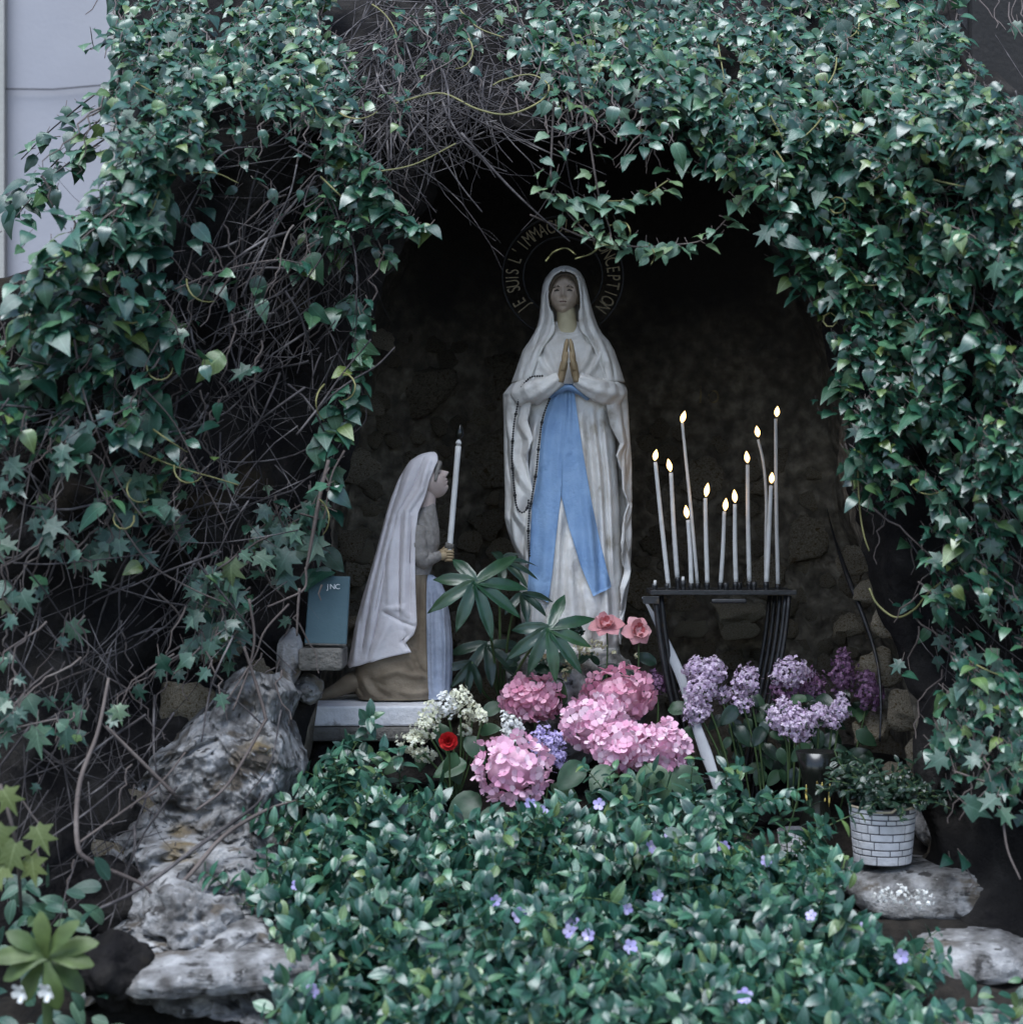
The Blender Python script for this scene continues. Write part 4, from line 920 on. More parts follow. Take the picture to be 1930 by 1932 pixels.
ob = MB().box(P(*c3(190, 1490), -0.33), (265 * sc(-0.33) * 0.31, 0.12, 135 * sc(-0.33) * 0.31)).build('stone_block', M['stone_block'], None, False, bevel=0.007)
props(ob, 'squared dark stone block carrying the teal board', 'stone block')

# ------------------------------------------------------------------ candle stand
def c4(cx, cy): return ((1460 + cx / 3.2205) / 1.2337, (900 + cy / 3.2205) / 1.2337)
RY = -0.02
rk = root('candle_stand', 'black iron votive candle stand with splayed bar legs', 'candle stand', P(1360, 1500, RY))
zt = P(0, 1112, RY)[2]; xl = P(1226, 0, RY)[0]; xr = P(1492, 0, RY)[0]; DEP = 0.13
m = MB(); m.box(((xl + xr) / 2, RY, zt - 0.003), (xr - xl, DEP, 0.006)); m.build('tray', M['dark_iron'], rk, False, bevel=0.001)
for yy in (RY - DEP / 2, RY + DEP / 2): MB().box(((xl + xr) / 2, yy, zt - 0.004), (xr - xl + 0.004, 0.006, 0.010)).build('rim_bar', M['dark_iron'], rk, False, bevel=0.001)
for xx in (xl, xr): MB().box((xx, RY, zt - 0.0045), (0.006, DEP - 0.008, 0.009)).build('rim_bar', M['dark_iron'], rk, False, bevel=0.001)
MB().box(P(1228, 1132, RY - DEP / 2 - 0.006), (0.034, 0.010, 0.016)).build('bracket', M['dark_iron'], rk, False, bevel=0.001)
MB().box(P(1375, 1134, RY - DEP / 2 - 0.004), (0.074, 0.012, 0.010)).build('handle', M['dark_iron'], rk, False, bevel=0.003)
def bar(pts, r, name='leg'):
    V, F = tube(smooth_path(pts, 16), r, 8); MB().add(V, F).build(name, M['dark_iron'], rk)
for yy in (RY - 0.055, RY - 0.040): 
    d = (yy - RY + 0.055) * 700
    bar([P(1236 + d, 1124, yy), P(1246 + d, 1210, yy), P(1262 + d, 1300, yy), P(1284 + d, 1390, yy), P(1300 + d, 1500, yy), P(1302 + d, 1620, yy)], 0.0062)
for k, (x0_, yy) in enumerate([(1452, 0.05), (1462, 0.02), (1472, -0.03), (1482, -0.05), (1489, -0.06)]):
    bar([P(x0_, 1124, RY + yy), P(x0_ - 8, 1200, RY + yy), P(x0_ - 24, 1290, RY + yy), P(x0_ - 46, 1400, RY + yy), P(x0_ - 62, 1500, RY + yy), P(x0_ - 66, 1620, RY + yy)], 0.0048)
bar([P(1236, 1124, RY + 0.05), P(1252, 1250, RY + 0.05), P(1290, 1400, RY + 0.05), P(1306, 1620, RY + 0.05)], 0.005)
bar([P(1300, 1470, RY - 0.05), P(1420, 1474, RY - 0.05)], 0.005, 'stretcher')
CAND = [((310, 1510), (210, 565), (212, 512), 18, 'tall slim lit candle leaning left, leftmost on the stand', 0.0),
        ((375, 1440), (328, 645), (315, 588), 19, 'thick lit candle second from the left on the stand', 0.02),
        ((480, 1490), (455, 1000), (443, 937), 18, 'shortest lit candle, standing beside the long leaning one', -0.02),
        ((528, 1490), (412, 270), (420, 225), 14, 'very tall thin lit candle leaning left behind the shortest one', 0.04),
        ((600, 1480), (585, 835), (597, 773), 18, 'middle height lit candle standing straight, left of the stand\'s centre', 0.0),
        ((700, 1480), (727, 935), (737, 883), 17, 'short lit candle leaning right near the stand\'s centre', 0.02),
        ((815, 1470), (807, 880), (805, 820), 18, 'short straight lit candle with the longest flame, right of centre', -0.01),
        ((915, 1465), (902, 585), (897, 527), 18, 'tall straight lit candle between the short ones and the bent one', 0.01),
        ((1036, 1480), (980, 395), (975, 335), 13, 'tall thin lit candle bent over to the left near the top', 0.045),
        ((1043, 1475), (1078, 740), (1083, 683), 19, 'thick lit candle crossing in front of the bent one', -0.03),
        ((1130, 1500), (1113, 240), (1123, 185), 16, 'tallest lit candle at the right end of the stand', 0.03)]
for k, (b_, t_, f_, wd, lab, dy) in enumerate(CAND):
    Yc = RY + dy; s_ = sc(Yc) / 3.973
    g = root('votive_candle', lab, 'candle', P(*c4(*b_), Yc), 'lit candles on the iron stand')
    p0, p1 = c4(*b_), c4(*t_)
    if k == 8: path = [c4(1036, 1480), c4(1040, 1100), c4(1041, 820), c4(1020, 570), c4(980, 395)]
    else: path = [p0, ((p0[0] + p1[0]) / 2 + random.uniform(-1.2, 1.2), (p0[1] + p1[1]) / 2), p1]
    pts3 = smooth_path([tuple(P(x, y, Yc)) for x, y in path], 18)
    V, F = tube(pts3, np.array([wd, wd * 0.97, wd * 0.9, wd * 0.82]) * s_ * 0.98, 14); MB().add(V, F).build('wax', M['wax'], g)
    tp = np.array(pts3[-1]); fl = np.array(P(*c4(*f_), Yc)); dr = fl - tp; dr /= np.linalg.norm(dr)
    hf = 48 * s_ * random.uniform(0.8, 1.15) * (1.18 if k == 6 else 1)
    wk = tp + dr * 26 * s_; V, F = tube(np.array([tp, wk]), 2.6 * s_, 6); MB().add(V, F).build('wick', M['wick'], g)
    up = np.array([dr[0] * 0.9 + random.uniform(-0.12, 0.2), 0, 1.0]); up /= np.linalg.norm(up)
    prof = [(0, 0.05), (0.12, 0.55), (0.35, 1.0), (0.6, 0.86), (0.82, 0.46), (1.0, 0.04)]
    base = fl - up * hf; pp = np.array([base + up * (2 * hf * t) for t, _ in prof]); rd = np.array([r_ for _, r_ in prof]) * 23 * s_
    V, F = tube(pp, rd, 14); fo = MB().add(V, F).build('flame', M['flame'], g, subsurf=1)
# spike sockets along the tray, and two burnt stubs
for k, (cx, cy, d) in enumerate([(300, 1500, 0), (378, 1455, 0.02), (478, 1500, -0.02), (527, 1500, 0.04), (598, 1495, 0), (698, 1495, 0.02), (740, 1495, -0.03), (812, 1490, -0.01), (840, 1492, 0.02), (915, 1485, 0.01), (950, 1490, -0.03), (1041, 1490, -0.03), (1128, 1505, 0.03), (205, 1500, -0.04), (420, 1480, -0.05)]):
    p = P(*c4(cx, cy + 2), RY + d); V, F = lathe([(0.0, 0.008), (0.0062, 0.008), (0.0062, 0.0), (0.0052, -0.004), (0.0052, -0.02)], 12)
    z0 = p[2]; V = V.copy(); low = V[:, 2] < -0.01; V = V + np.array([p[0], p[1], z0]); V[low, 2] = zt - 0.002
    MB().add(V, F).build('socket', M['dark_iron'], rk)
for k, (cx, cy, hgt, lab) in enumerate([(207, 1490, 38, 'burnt white candle stub at the stand\'s left corner'), (417, 1475, 50, 'small white candle stub between the two left candles')]):
    p = P(*c4(cx, cy), RY - 0.045); V, F = tube(np.array([p, p + Vector((0.0005, 0, hgt * sc(RY) / 3.973))]), np.array([0.0036, 0.003]), 10)
    o = MB().add(V, F).build('candle_stub', M['wax'], None); props(o, lab, 'candle')
# pale tapering strip leaning across the stand
def c5(cx, cy): return ((1460 + cx / 2.608) / 1.2337, (1340 + cy / 2.608) / 1.2337)
pth = [(92, 130, 5), (140, 210, 12), (200, 330, 22), (262, 470, 30), (320, 600, 30), (372, 760, 26), (425, 930, 30), (478, 1080, 36), (520, 1200, 30), (560, 1330, 24)]
p3 = smooth_path([tuple(P(*c5(a, b_), float(np.interp(b_, [130, 500, 1330], [-0.045, -0.06, -0.30])))) for a, b_, _ in pth], 40)
V, F = tube(p3, np.array([q_[2] for q_ in pth]) * sc(RY) / 3.2175, 14, True, flat=(0.35, 1.0))
o = MB().add(V, F).build('leaning_strip', M['grey_strip'], None); props(o, 'pale grey tapering curved strip leaning beside the stand\'s left leg', 'strip')
# dark streak on the right wall of the niche, modelled as a black tube
p3 = smooth_path([tuple(P(x, y, Y)) for x, y, Y in [(1560, 960, 0.2), (1566, 985, 0.16), (1576, 1020, 0.10), (1600, 1090, 0.0), (1635, 1180, -0.08), (1655, 1250, -0.14), (1662, 1320, -0.18), (1660, 1400, -0.2)]], 50)
V, F = tube(p3, np.array([0.001, 0.0015, 0.003, 0.006, 0.005, 0.0035, 0.003, 0.002]), 8); o = MB().add(V, F).build('black_streak', M['dark_iron'], None); props(o, 'black dead root running down the niche\'s right wall', 'streak')
# metal hook and ring on the back wall
hk = root('wall_hook', 'small brass hook and ring on the dark back wall above the candles', 'hook', P(1345, 765, 0.5))
V, F = tube(np.array([P(1321, 728, 0.46), P(1322, 745, 0.46), P(1321, 760, 0.46)]), 0.0022, 6); MB().add(V, F).build('hook', M['gold'], hk)
a = np.linspace(0, 2 * np.pi, 20); V, F = tube(np.array([P(1346 + 9 * math.cos(t), 748 + 11 * math.sin(t), 0.46) for t in a]), 0.0022, 6); MB().add(V, F).build('ring', M['gold'], hk)

# ------------------------------------------------------------------ white pot with a raised brick pattern
PY = -0.52; PS = sc(PY); pc_ = P(1665, 1626, PY)
pt = root('brick_pot', 'white flower pot with a raised brick pattern on the grey ledge', 'pot', pc_)
H = 106 * PS; r0, r1 = 53.5 * PS, 63.5 * PS
V, F = lathe([(0.0, 0.0), (r0 * 0.98, 0.0), (r1 * 0.975, H), (r1 * 0.90, H), (r0 * 0.86, 0.012), (0, 0.012)], 48); MB().add(V + np.array(pc_), F).build('wall', M['pot_joint'], pt)
rows_n = 8; rs = random.Random(5); hz = 0.0
hs = [0.17, 0.11, 0.15, 0.14, 0.16, 0.09, 0.10, 0.09]; tot = sum(hs); z0 = 0
for k, h_ in enumerate(hs):
    za, zb = z0 / tot * H + 0.0012, (z0 + h_) / tot * H - 0.0012; z0 += h_
    a = rs.uniform(0, 0.6)
    while a < 2 * np.pi + 0.0:
        da = rs.choice([0.24, 0.34, 0.46, 0.66, 0.8]) * rs.uniform(0.9, 1.1); da = min(da, 2 * np.pi + 0.35 - a)
        if k == 7 and 4.1 < a < 4.75: a += da; continue          # broken gap in the rim
        n = 5; vs = []
        for zz, ins in ((za, 1.0), (zb, 1.0)):
            for u in np.linspace(a + 0.016, a + da - 0.016, n):
                rr_ = r0 + (r1 - r0) * zz / H
                vs.append((rr_ * math.cos(u), rr_ * math.sin(u), zz)); 
        for zz in (za, zb):
            for u in np.linspace(a + 0.016, a + da - 0.016, n):
                rr_ = (r0 + (r1 - r0) * zz / H) * 0.95
                vs.append((rr_ * math.cos(u), rr_ * math.sin(u), zz))
        F = [(i, i + 1, n + i + 1, n + i) for i in range(n - 1)] + [(n + i, n + i + 1, 3 * n + i + 1, 3 * n + i) for i in range(n - 1)] + [(2 * n + i, 2 * n + i + 1, i + 1, i) for i in range(n - 1)] + [(0, n, 3 * n, 2 * n), (n - 1, 3 * n - 1, 4 * n - 1, 2 * n - 1)]
        MB().add(np.array(vs) + np.array(pc_), F).build('brick', M['brick_white'], pt, False, bevel=0.0009); a += da
a = np.linspace(0, 2 * np.pi, 60); rimp = np.array([(r1 * 0.985 * math.cos(t), r1 * 0.985 * math.sin(t), H + 0.001 - (0.005 if 4.1 < t < 4.85 else 0)) for t in a]) + np.array(pc_)
V, F = tube(rimp, 0.0024, 6); MB().add(V, F).build('rim', M['pot_rim'], pt)
V, F = lathe([(0.0, H * 0.86), (r1 * 0.9, H * 0.84)], 24); MB().add(V + np.array(pc_), F).build('soil', M['soil'], pt)
# second brick pattern pot almost hidden behind the periwinkle
p2 = P(1506, 1622, -0.40); pt2 = root('brick_pot', 'small brick patterned pot mostly hidden behind the periwinkle, left of the vase', 'pot', p2)
V, F = lathe([(0, 0), (0.034, 0), (0.040, 0.058), (0.036, 0.058), (0.03, 0.01), (0, 0.01)], 32); MB().add(V + np.array(p2), F).build('wall', M['pot_joint'], pt2)
for k in range(6):
    za, zb = k * 0.0096 + 0.0008, (k + 1) * 0.0096 - 0.0008; a = (k % 2) * 0.2
    while a < 2 * np.pi - 0.2:
        da = 0.42; vs = []
        for f_ in (1.012, 0.96):
            for zz in (za, zb):
                for u in np.linspace(a + 0.03, a + da - 0.03, 3): rr_ = (0.034 + 0.006 * zz / 0.058) * f_; vs.append((rr_ * math.cos(u), rr_ * math.sin(u), zz))
        F = [(0, 1, 4, 3), (1, 2, 5, 4), (3, 4, 10, 9), (4, 5, 11, 10), (6, 7, 1, 0), (7, 8, 2, 1), (0, 3, 9, 6), (2, 8, 11, 5)]
        MB().add(np.array(vs) + np.array(p2), F).build('brick', M['brick_white'], pt2, False); a += da
# dark glass vase, its reflected gleams built as thin amber strips
vy = -0.36; vp = P(1541, 1560, vy); vs_ = sc(vy)
va = root('glass_vase', 'dark glass vase with amber gleams holding lilac', 'vase', vp)
V, F = lathe([(0, 0.0), (30 * vs_, 0), (33 * vs_, 8 * vs_), (27 * vs_, 30 * vs_), (25 * vs_, 60 * vs_), (30 * vs_, 100 * vs_), (40 * vs_, 142 * vs_), (37 * vs_, 142 * vs_), (26 * vs_, 95 * vs_), (0, 80 * vs_)], 36)
MB().add(V + np.array(vp), F).build('body', M['dark_glass'], va)
for (xo, z0_, z1_, wd) in ((-21, 44, 82, 2.4), (20, 40, 84, 2.4), (-4, 78, 90, 2.0), (5, 76, 88, 1.8), (11, 50, 58, 1.6)):
    zz = np.linspace(z0_, z1_, 8); rr_ = np.interp(zz, [0, 8, 30, 60, 100, 142], [30, 33, 27, 25, 30, 40]) + 0.6
    x = np.interp(zz, [z0_, z1_], [xo, xo * 1.08]); y = -np.sqrt(np.clip(rr_ ** 2 - x ** 2, 1, None))
    V, F = tube(np.stack([x * vs_ + vp[0], y * vs_ + vp[1], zz * vs_ + vp[2]], -1), np.array([0.2, 1, 1, 0.2]) * wd * vs_, 8, True, flat=(1, 0.4)); MB().add(V, F).build('gleam_strip', M['amber'], va)

# ------------------------------------------------------------------ leaf shapes (unit length, tip along +y, upper side +z)
def leaf_strip(stations, droop=0.25, fold=0.18, wave=0.0):
    """stations [(y, halfwidth)]; five verts a row, arched halves either side of a sunken midrib"""
    V = []; F = []
    for i, (y, w_) in enumerate(stations):
        z = -droop * y * y; wv = wave * math.sin(i * 2.1)
        for u in (-1, -0.5, 0, 0.5, 1):
            au = abs(u); V.append((u * w_, y, z + fold * w_ * (2.1 * au - 1.35 * au * au) + (wv + 0.012) * u * au))
    for i in range(len(stations) - 1):
        for k in range(4):
            a = i * 5 + k; F += [(a, a + 1, a + 6), (a, a + 6, a + 5)]
    return np.array(V, float), np.array(F, int)
def leaf_outline(pts, droop=0.2, fold=0.15, ctr=(0, 0.35)):
    """lobed leaf: fan from the centre over an outline, bent along the midrib"""
    V = [(ctr[0], ctr[1])] + [((x + ctr[0]) * 0.5, (y + ctr[1]) * 0.5) for x, y in pts] + list(pts)
    n = len(pts); F = []
    for i in range(n):
        j = (i + 1) % n; F += [(0, 1 + i, 1 + j), (1 + i, 1 + n + i, 1 + n + j), (1 + i, 1 + n + j, 1 + j)]
    V = np.array([(x, y, -droop * y * y + fold * abs(x) - 0.25 * x * x) for x, y in V], float)
    return V, np.array(F, int)
HEART = [(-0.12, 0.12), (-0.07, 0.27), (0.04, 0.375), (0.18, 0.42), (0.36, 0.40), (0.55, 0.32), (0.72, 0.21), (0.87, 0.10), (1.0, 0.012)]
OVATE = [(0.0, 0.06), (0.05, 0.18), (0.16, 0.29), (0.33, 0.345), (0.52, 0.325), (0.70, 0.24), (0.86, 0.125), (1.0, 0.012)]
ELLIP = [(0.0, 0.03), (0.08, 0.13), (0.22, 0.215), (0.40, 0.26), (0.60, 0.25), (0.78, 0.18), (0.91, 0.09), (1.0, 0.012)]
STAR5 = [(0, 1.0), (0.13, 0.58), (0.46, 0.66), (0.24, 0.34), (0.52, 0.16), (0.22, 0.06), (0.16, -0.10), (0, 0.02), (-0.16, -0.10), (-0.22, 0.06), (-0.52, 0.16), (-0.24, 0.34), (-0.46, 0.66), (-0.13, 0.58)]
STAR3 = [(0, 1.0), (0.17, 0.52), (0.46, 0.40), (0.30, 0.12), (0.14, -0.08), (0, 0.02), (-0.14, -0.08), (-0.30, 0.12), (-0.46, 0.40), (-0.17, 0.52)]
IVY_SH = [leaf_strip(HEART, 0.55, 0.12), leaf_strip(HEART, 0.32, 0.28, 0.03), leaf_strip(OVATE, 0.75, 0.10), leaf_strip(OVATE, 0.42, -0.12, 0.03), leaf_strip([(y, w_ * 1.12) for y, w_ in HEART], 0.85, -0.10), leaf_outline(STAR3, 0.5, 0.1), leaf_strip([(y, w_ * 0.85) for y, w_ in HEART], 0.65, -0.2, 0.05)]
STAR_SH = [leaf_outline(STAR5, 0.25, 0.15), leaf_outline(STAR5, 0.1, 0.28), leaf_outline(STAR3, 0.3, 0.18), leaf_outline([(x * 1.1, y) for x, y in STAR5], 0.4, 0.05)]
VINCA_SH = [leaf_strip(ELLIP, 0.55, 0.15), leaf_strip(ELLIP, 0.25, 0.35), leaf_strip([(y, w_ * 0.8) for y, w_ in OVATE], 0.45, 0.15), leaf_strip([(y, w_ * 1.15) for y, w_ in ELLIP], -0.1, 0.3)]

class Leaves:
    """collects leaves; the largest-showing become parts of their own, the rest one 'stuff' part"""
    def __init__(s): s.L = []
    def add(s, shape, pos, t, n, size, score=0.0): s.L.append((shape, np.asarray(pos, float), basis(t, n), size, score))
    def build(s, shapes, mat, parent, limit=300, name='leaf', stuff='leaf_mass'):
        order = sorted(range(len(s.L)), key=lambda i: -s.L[i][4]); solo = order[:limit]; rest = order[limit:]
        ms = [mk_tri_mesh(name, V, F, mat, True, V[:, :2]) for V, F in shapes]
        for i in solo:
            k, p, B, z, _ = s.L[i]; place(name, ms[k], mat4(B, p, z), parent)
        if rest:
            Vs, Fs, Us, n = [], [], [], 0; ow = np.array(world_off(parent))
            for i in rest:
                k, p, B, z, _ = s.L[i]; V, F = shapes[k]
                Vs.append((V * z) @ B.T + p - ow); Fs.append(F + n); Us.append(V[:, :2]); n += len(V)
            o = bpy.data.objects.new(stuff, mk_tri_mesh(stuff, np.concatenate(Vs), np.concatenate(Fs), mat, True, np.concatenate(Us))); col.objects.link(o)
            o.parent = parent; o['kind'] = 'stuff'
def nrm(v): v = np.asarray(v, float); return v / (np.linalg.norm(v) + 1e-9)
def stems_build(name, tubes, mat, parent, n=4, stuff=False):
    m = MB()
    for pts, r in tubes: m.tube(pts, r, n, False)
    o = m.build(name, mat, parent)
    if stuff: o['kind'] = 'stuff'
    return o

# ------------------------------------------------------------------ ivy
D_LEAF = """00788884457889999973
02888773224568999977
13874265101135899988
47753253000013688656
77641254000001388767
66542243000000068777
55542142000000037777
67542251000000016777
44442351000000015777
34442441000000012665
33344530000000000265
33245201000000000255
32144200000000000155
33322310000000000055
33110000000000000045
32110000000000000024
22000000000000000013
11000000000000000002
10000000000000000000
00000000000000000000"""
D_TWIG = """00011119995221111111
00012399986321111112
01122599865321011134
12234788542100001366
13356887531000001365
23467886300000000255
34567886300000000244
66568875300000000233
44456675100000000233
44566664000000000223
44555454000000000123
44555453000000000133
44556543000000000133
66678740000000000122
66788730000000000112
66688500000000000111
13577200000000000011
12331000000000000011
01100000000000000000
00000000000000000000"""
GL = np.array([[int(c) for c in r] for r in D_LEAF.split()]); GT = np.array([[int(c) for c in r] for r in D_TWIG.split()])
def gval(G, px, py):
    x = np.clip(px / 96.5 - 0.5, 0, 18.999); y = np.clip(py / 96.6 - 0.5, 0, 18.999); i, j = int(y), int(x); fy, fx = y - i, x - j
    return (G[i, j] * (1 - fy) + G[i + 1, j] * fy) * (1 - fx) + (G[i, j + 1] * (1 - fy) + G[i + 1, j + 1] * fy) * fx
def sil_ok(px, py):
    if px < 0 or py < 0: return True
    if px < 205 and py < 250 - 0 and random.random() > 0.10: return False
    if px < 205 and 250 <= py < 470:
        if py < 470 - px * 0.85: return random.random() < 0.15
    if px > 1815 and py < 110: return random.random() < 0.15
    return True
IV = {}
def ivy_root(key, name, label, px, py): IV[key] = dict(r=root(name, label, 'ivy', P(px, py, ysurf(px, py)), None), a=Leaves(), b=Leaves(), st=[], big=[])
ivy_root('left', 'climbing_ivy', 'thick ivy climbing the left side of the grotto, thinning to bare stems', 300, 1650)
ivy_root('arch', 'climbing_ivy', 'dense bright ivy spilling over the top right of the arch', 1350, 380)
ivy_root('right', 'climbing_ivy', 'dark green ivy curtain down the right side of the grotto', 1780, 1500)
ivy_root('corner', 'climbing_ivy', 'soft focus ivy mound at the upper left beside the pale building', 380, 330)
def owner(px, py):
    if px < 720 and py < 330: return 'corner'
    if px < 820: return 'left'
    if py < 520 and px < 1640: return 'arch'
    return 'right'
def ivy_leaf(own, px, py, Y, size, star, down=0.7, score_b=0.0):
    if py > 560 and in_poly(px, py, OPEN) and (665 < px < 1530 or (px < 1000 and py > 830)) and own != 'spray': return
    p = P(px, py, Y); lat = random.gauss(0, 0.55)
    t = nrm((lat * 1.3, -random.uniform(0.5, 1.0), -random.uniform(-0.15, 0.5) * down)); n = nrm((random.gauss(0, 0.4), -random.uniform(0.0, 0.5), random.uniform(0.6, 1.0)))
    if random.random() < 0.22: t = nrm((lat, -0.3, -random.uniform(0.4, 1.0))); n = nrm((random.gauss(0, 0.5), -1.0, random.uniform(0.1, 0.6)))
    if star: n = nrm((random.gauss(0, 0.3), -random.uniform(0.6, 1.0), random.uniform(0.15, 0.7))); t = nrm((lat * 1.2, -0.25, -random.uniform(0.2, 1.0)))
    L = IV[own]['b' if star else 'a']
    L.add(random.randrange(len(STAR_SH if star else IVY_SH)), p, t, n, size, size * (1.0 + score_b) / (Y + 4.3))
    # petiole back to the stem
    IV[own]['st'].append((np.array([np.array(p), np.array(p) - t * size * 0.35 + np.array([0, 0.015, 0.008])]), 0.0008))
def starness(px, py): return np.interp(py, [760, 1000], [0.04, 0.85]) if px < 820 else np.interp(py, [900, 1500], [0.03, 0.35])
def clump(px, py): return mnoise.fractal(Vector((px / 120.0, py / 95.0, 4.2)), 1.0, 2.0, 3)
for k in range(4300):            # hanging runners; leaves follow them on alternate sides
    px, py = random.uniform(-60, 1990), random.uniform(-60, 1700)
    if random.random() > (gval(GL, px, py) / 8.0) ** 1.2 or not sil_ok(px, py) or clump(px, py) < -0.07: continue
    own = owner(px, py); n = random.randint(6, 15); x, y = px, py; lift = random.uniform(0.0, 0.17) + (0.03 if gval(GL, px, py) > 6 else 0)
    dx = random.gauss(0, 10) - (4 if px < 700 else -4); path = []
    for i in range(n):
        if (i > 2 and gval(GL, x, y) < 0.8) or (y > 330 and in_poly(x, y, OPEN)): break
        Y = ysurf(x, y) + 0.02 - lift; path.append((x, y, Y))
        x += dx + random.gauss(0, 7); y += random.uniform(8, 17); dx *= 0.9
    for i, (x, y, Y) in enumerate(path):
        g = gval(GL, x, y)
        if random.random() > min(1.0, (g / 6.5) ** 1.5) or not sil_ok(x, y): continue
        if x < 640 and y > 380 and random.random() < 0.45: continue
        dens = 2 if g > 4 else 1
        for q in range(dens):
            sgn = 1 if (i + q) % 2 else -1
            sz = random.uniform(0.015, 0.033) * (1.0 if random.random() < 0.85 else 1.3); st_ = random.random() < starness(x, y)
            if x > 1000 and y < 560: sz *= 1.08
            if x < 640 and y > 380: sz *= 1.45 if not st_ else 1.1
            ivy_leaf(own, x + sgn * random.uniform(2, 13), y + random.uniform(-8, 8), Y - random.uniform(0, 0.035), sz * (1.35 if st_ else 1), st_)
    if len(path) > 1:
        IV[own]['st'].append((np.array([P(a, b_, c_) for a, b_, c_ in path]), np.linspace(0.0022, 0.0010, len(path))))
# a second, deeper layer so that gaps read as shaded foliage
for k in range(9500):
    px, py = random.uniform(-60, 1990), random.uniform(-60, 1750); g = gval(GL, px, py)
    if random.random() > (g / 9.0) ** 1.9 or not sil_ok(px, py) or (px < 640 and py > 380 and random.random() < 0.6) or clump(px, py) < -0.02: continue
    Y = ysurf(px, py) + random.uniform(-0.06, 0.06); ivy_leaf(owner(px, py), px, py, Y, random.uniform(0.018, 0.036), random.random() < starness(px, py), score_b=-0.5)
# dead twigs: a tangle of thin bare stems
def twig_bad(x, y): return (330 < x < 600 and y > 1290 and random.random() < 0.6) or (in_poly(x, y, OPEN) and x > 560) or (560 < x < 680 and 1075 < y < 1360) or (px > 440 and y > 1330 and random.random() < 0.7)
TWP = []
def tw(own, px, py, length, ang_, lift, r, bend):
    pts_ = []; x, y = px, py; a = ang_; TWP.clear()
    for i in range(7):
        TWP.append((x, y)); pts_.append(P(x, y, ysurf(x, y) + 0.03 - lift + 0.02 * math.sin(i * 1.1 + px))); x += math.cos(a) * length / 6; y += math.sin(a) * length / 6; a += bend + random.gauss(0, 0.05)
    return np.array(pts_), np.linspace(r, r * 0.35, 7)
TW = {k: [] for k in IV}
for k in range(4300):
    px, py = random.uniform(-20, 1940), random.uniform(-20, 1720); g = gval(GT, px, py)
    if random.random() > (g / 9.0) ** 1.5 or not sil_ok(px, py) or (px < 215 and py < 420): continue
    a = random.choice([random.gauss(2.1, 0.35), random.gauss(1.5, 0.45), random.gauss(2.6, 0.3), random.gauss(0.75, 0.4)])
    if px > 1500: a = random.gauss(1.15, 0.4)
    if twig_bad(px, py): continue
    pts_, r_ = tw('x', px, py, random.uniform(80, 330), a, random.uniform(-0.03, 0.16), random.choice([0.0009, 0.0011, 0.0014, 0.0019, 0.0028]), random.gauss(0, 0.12))
    own = owner(px, py)
    if TWP and any(twig_bad(*q) for q in TWP[2:]) and not (py < 330 and random.random() < 0.35): continue
    TW[own].append((pts_, r_))
    for q in range(random.choice([0, 1, 1, 2])):      # side shoots forking off at a node
        i0 = random.randint(2, 5); d0 = nrm(pts_[i0] - pts_[i0 - 1]); d1 = nrm(d0 + np.array([random.gauss(0, 0.6), random.uniform(-0.35, 0.1), random.gauss(0, 0.6)])); ln = random.uniform(0.03, 0.12); m_ = [pts_[i0]]
        for w_ in range(4): m_.append(m_[-1] + d1 * ln / 4); d1 = nrm(d1 + np.array([random.gauss(0, 0.15), 0, random.gauss(-0.08, 0.15)]))
        TW[own].append((np.array(m_), np.linspace(r_[i0] * 0.75, r_[i0] * 0.3, 5)))
for k in range(240):
    px, py = random.uniform(690, 960), random.uniform(-30, 250)
    pts_, r_ = tw('x', px, py, random.uniform(70, 240), random.choice([random.gauss(2.5, 0.4), random.gauss(1.6, 0.4), random.gauss(0.4, 0.4)]), random.uniform(-0.02, 0.10), random.choice([0.0009, 0.0012, 0.0016, 0.0022]), random.gauss(0, 0.12))
    if TWP[-1][1] < 330: TW['arch'].append((pts_, r_))
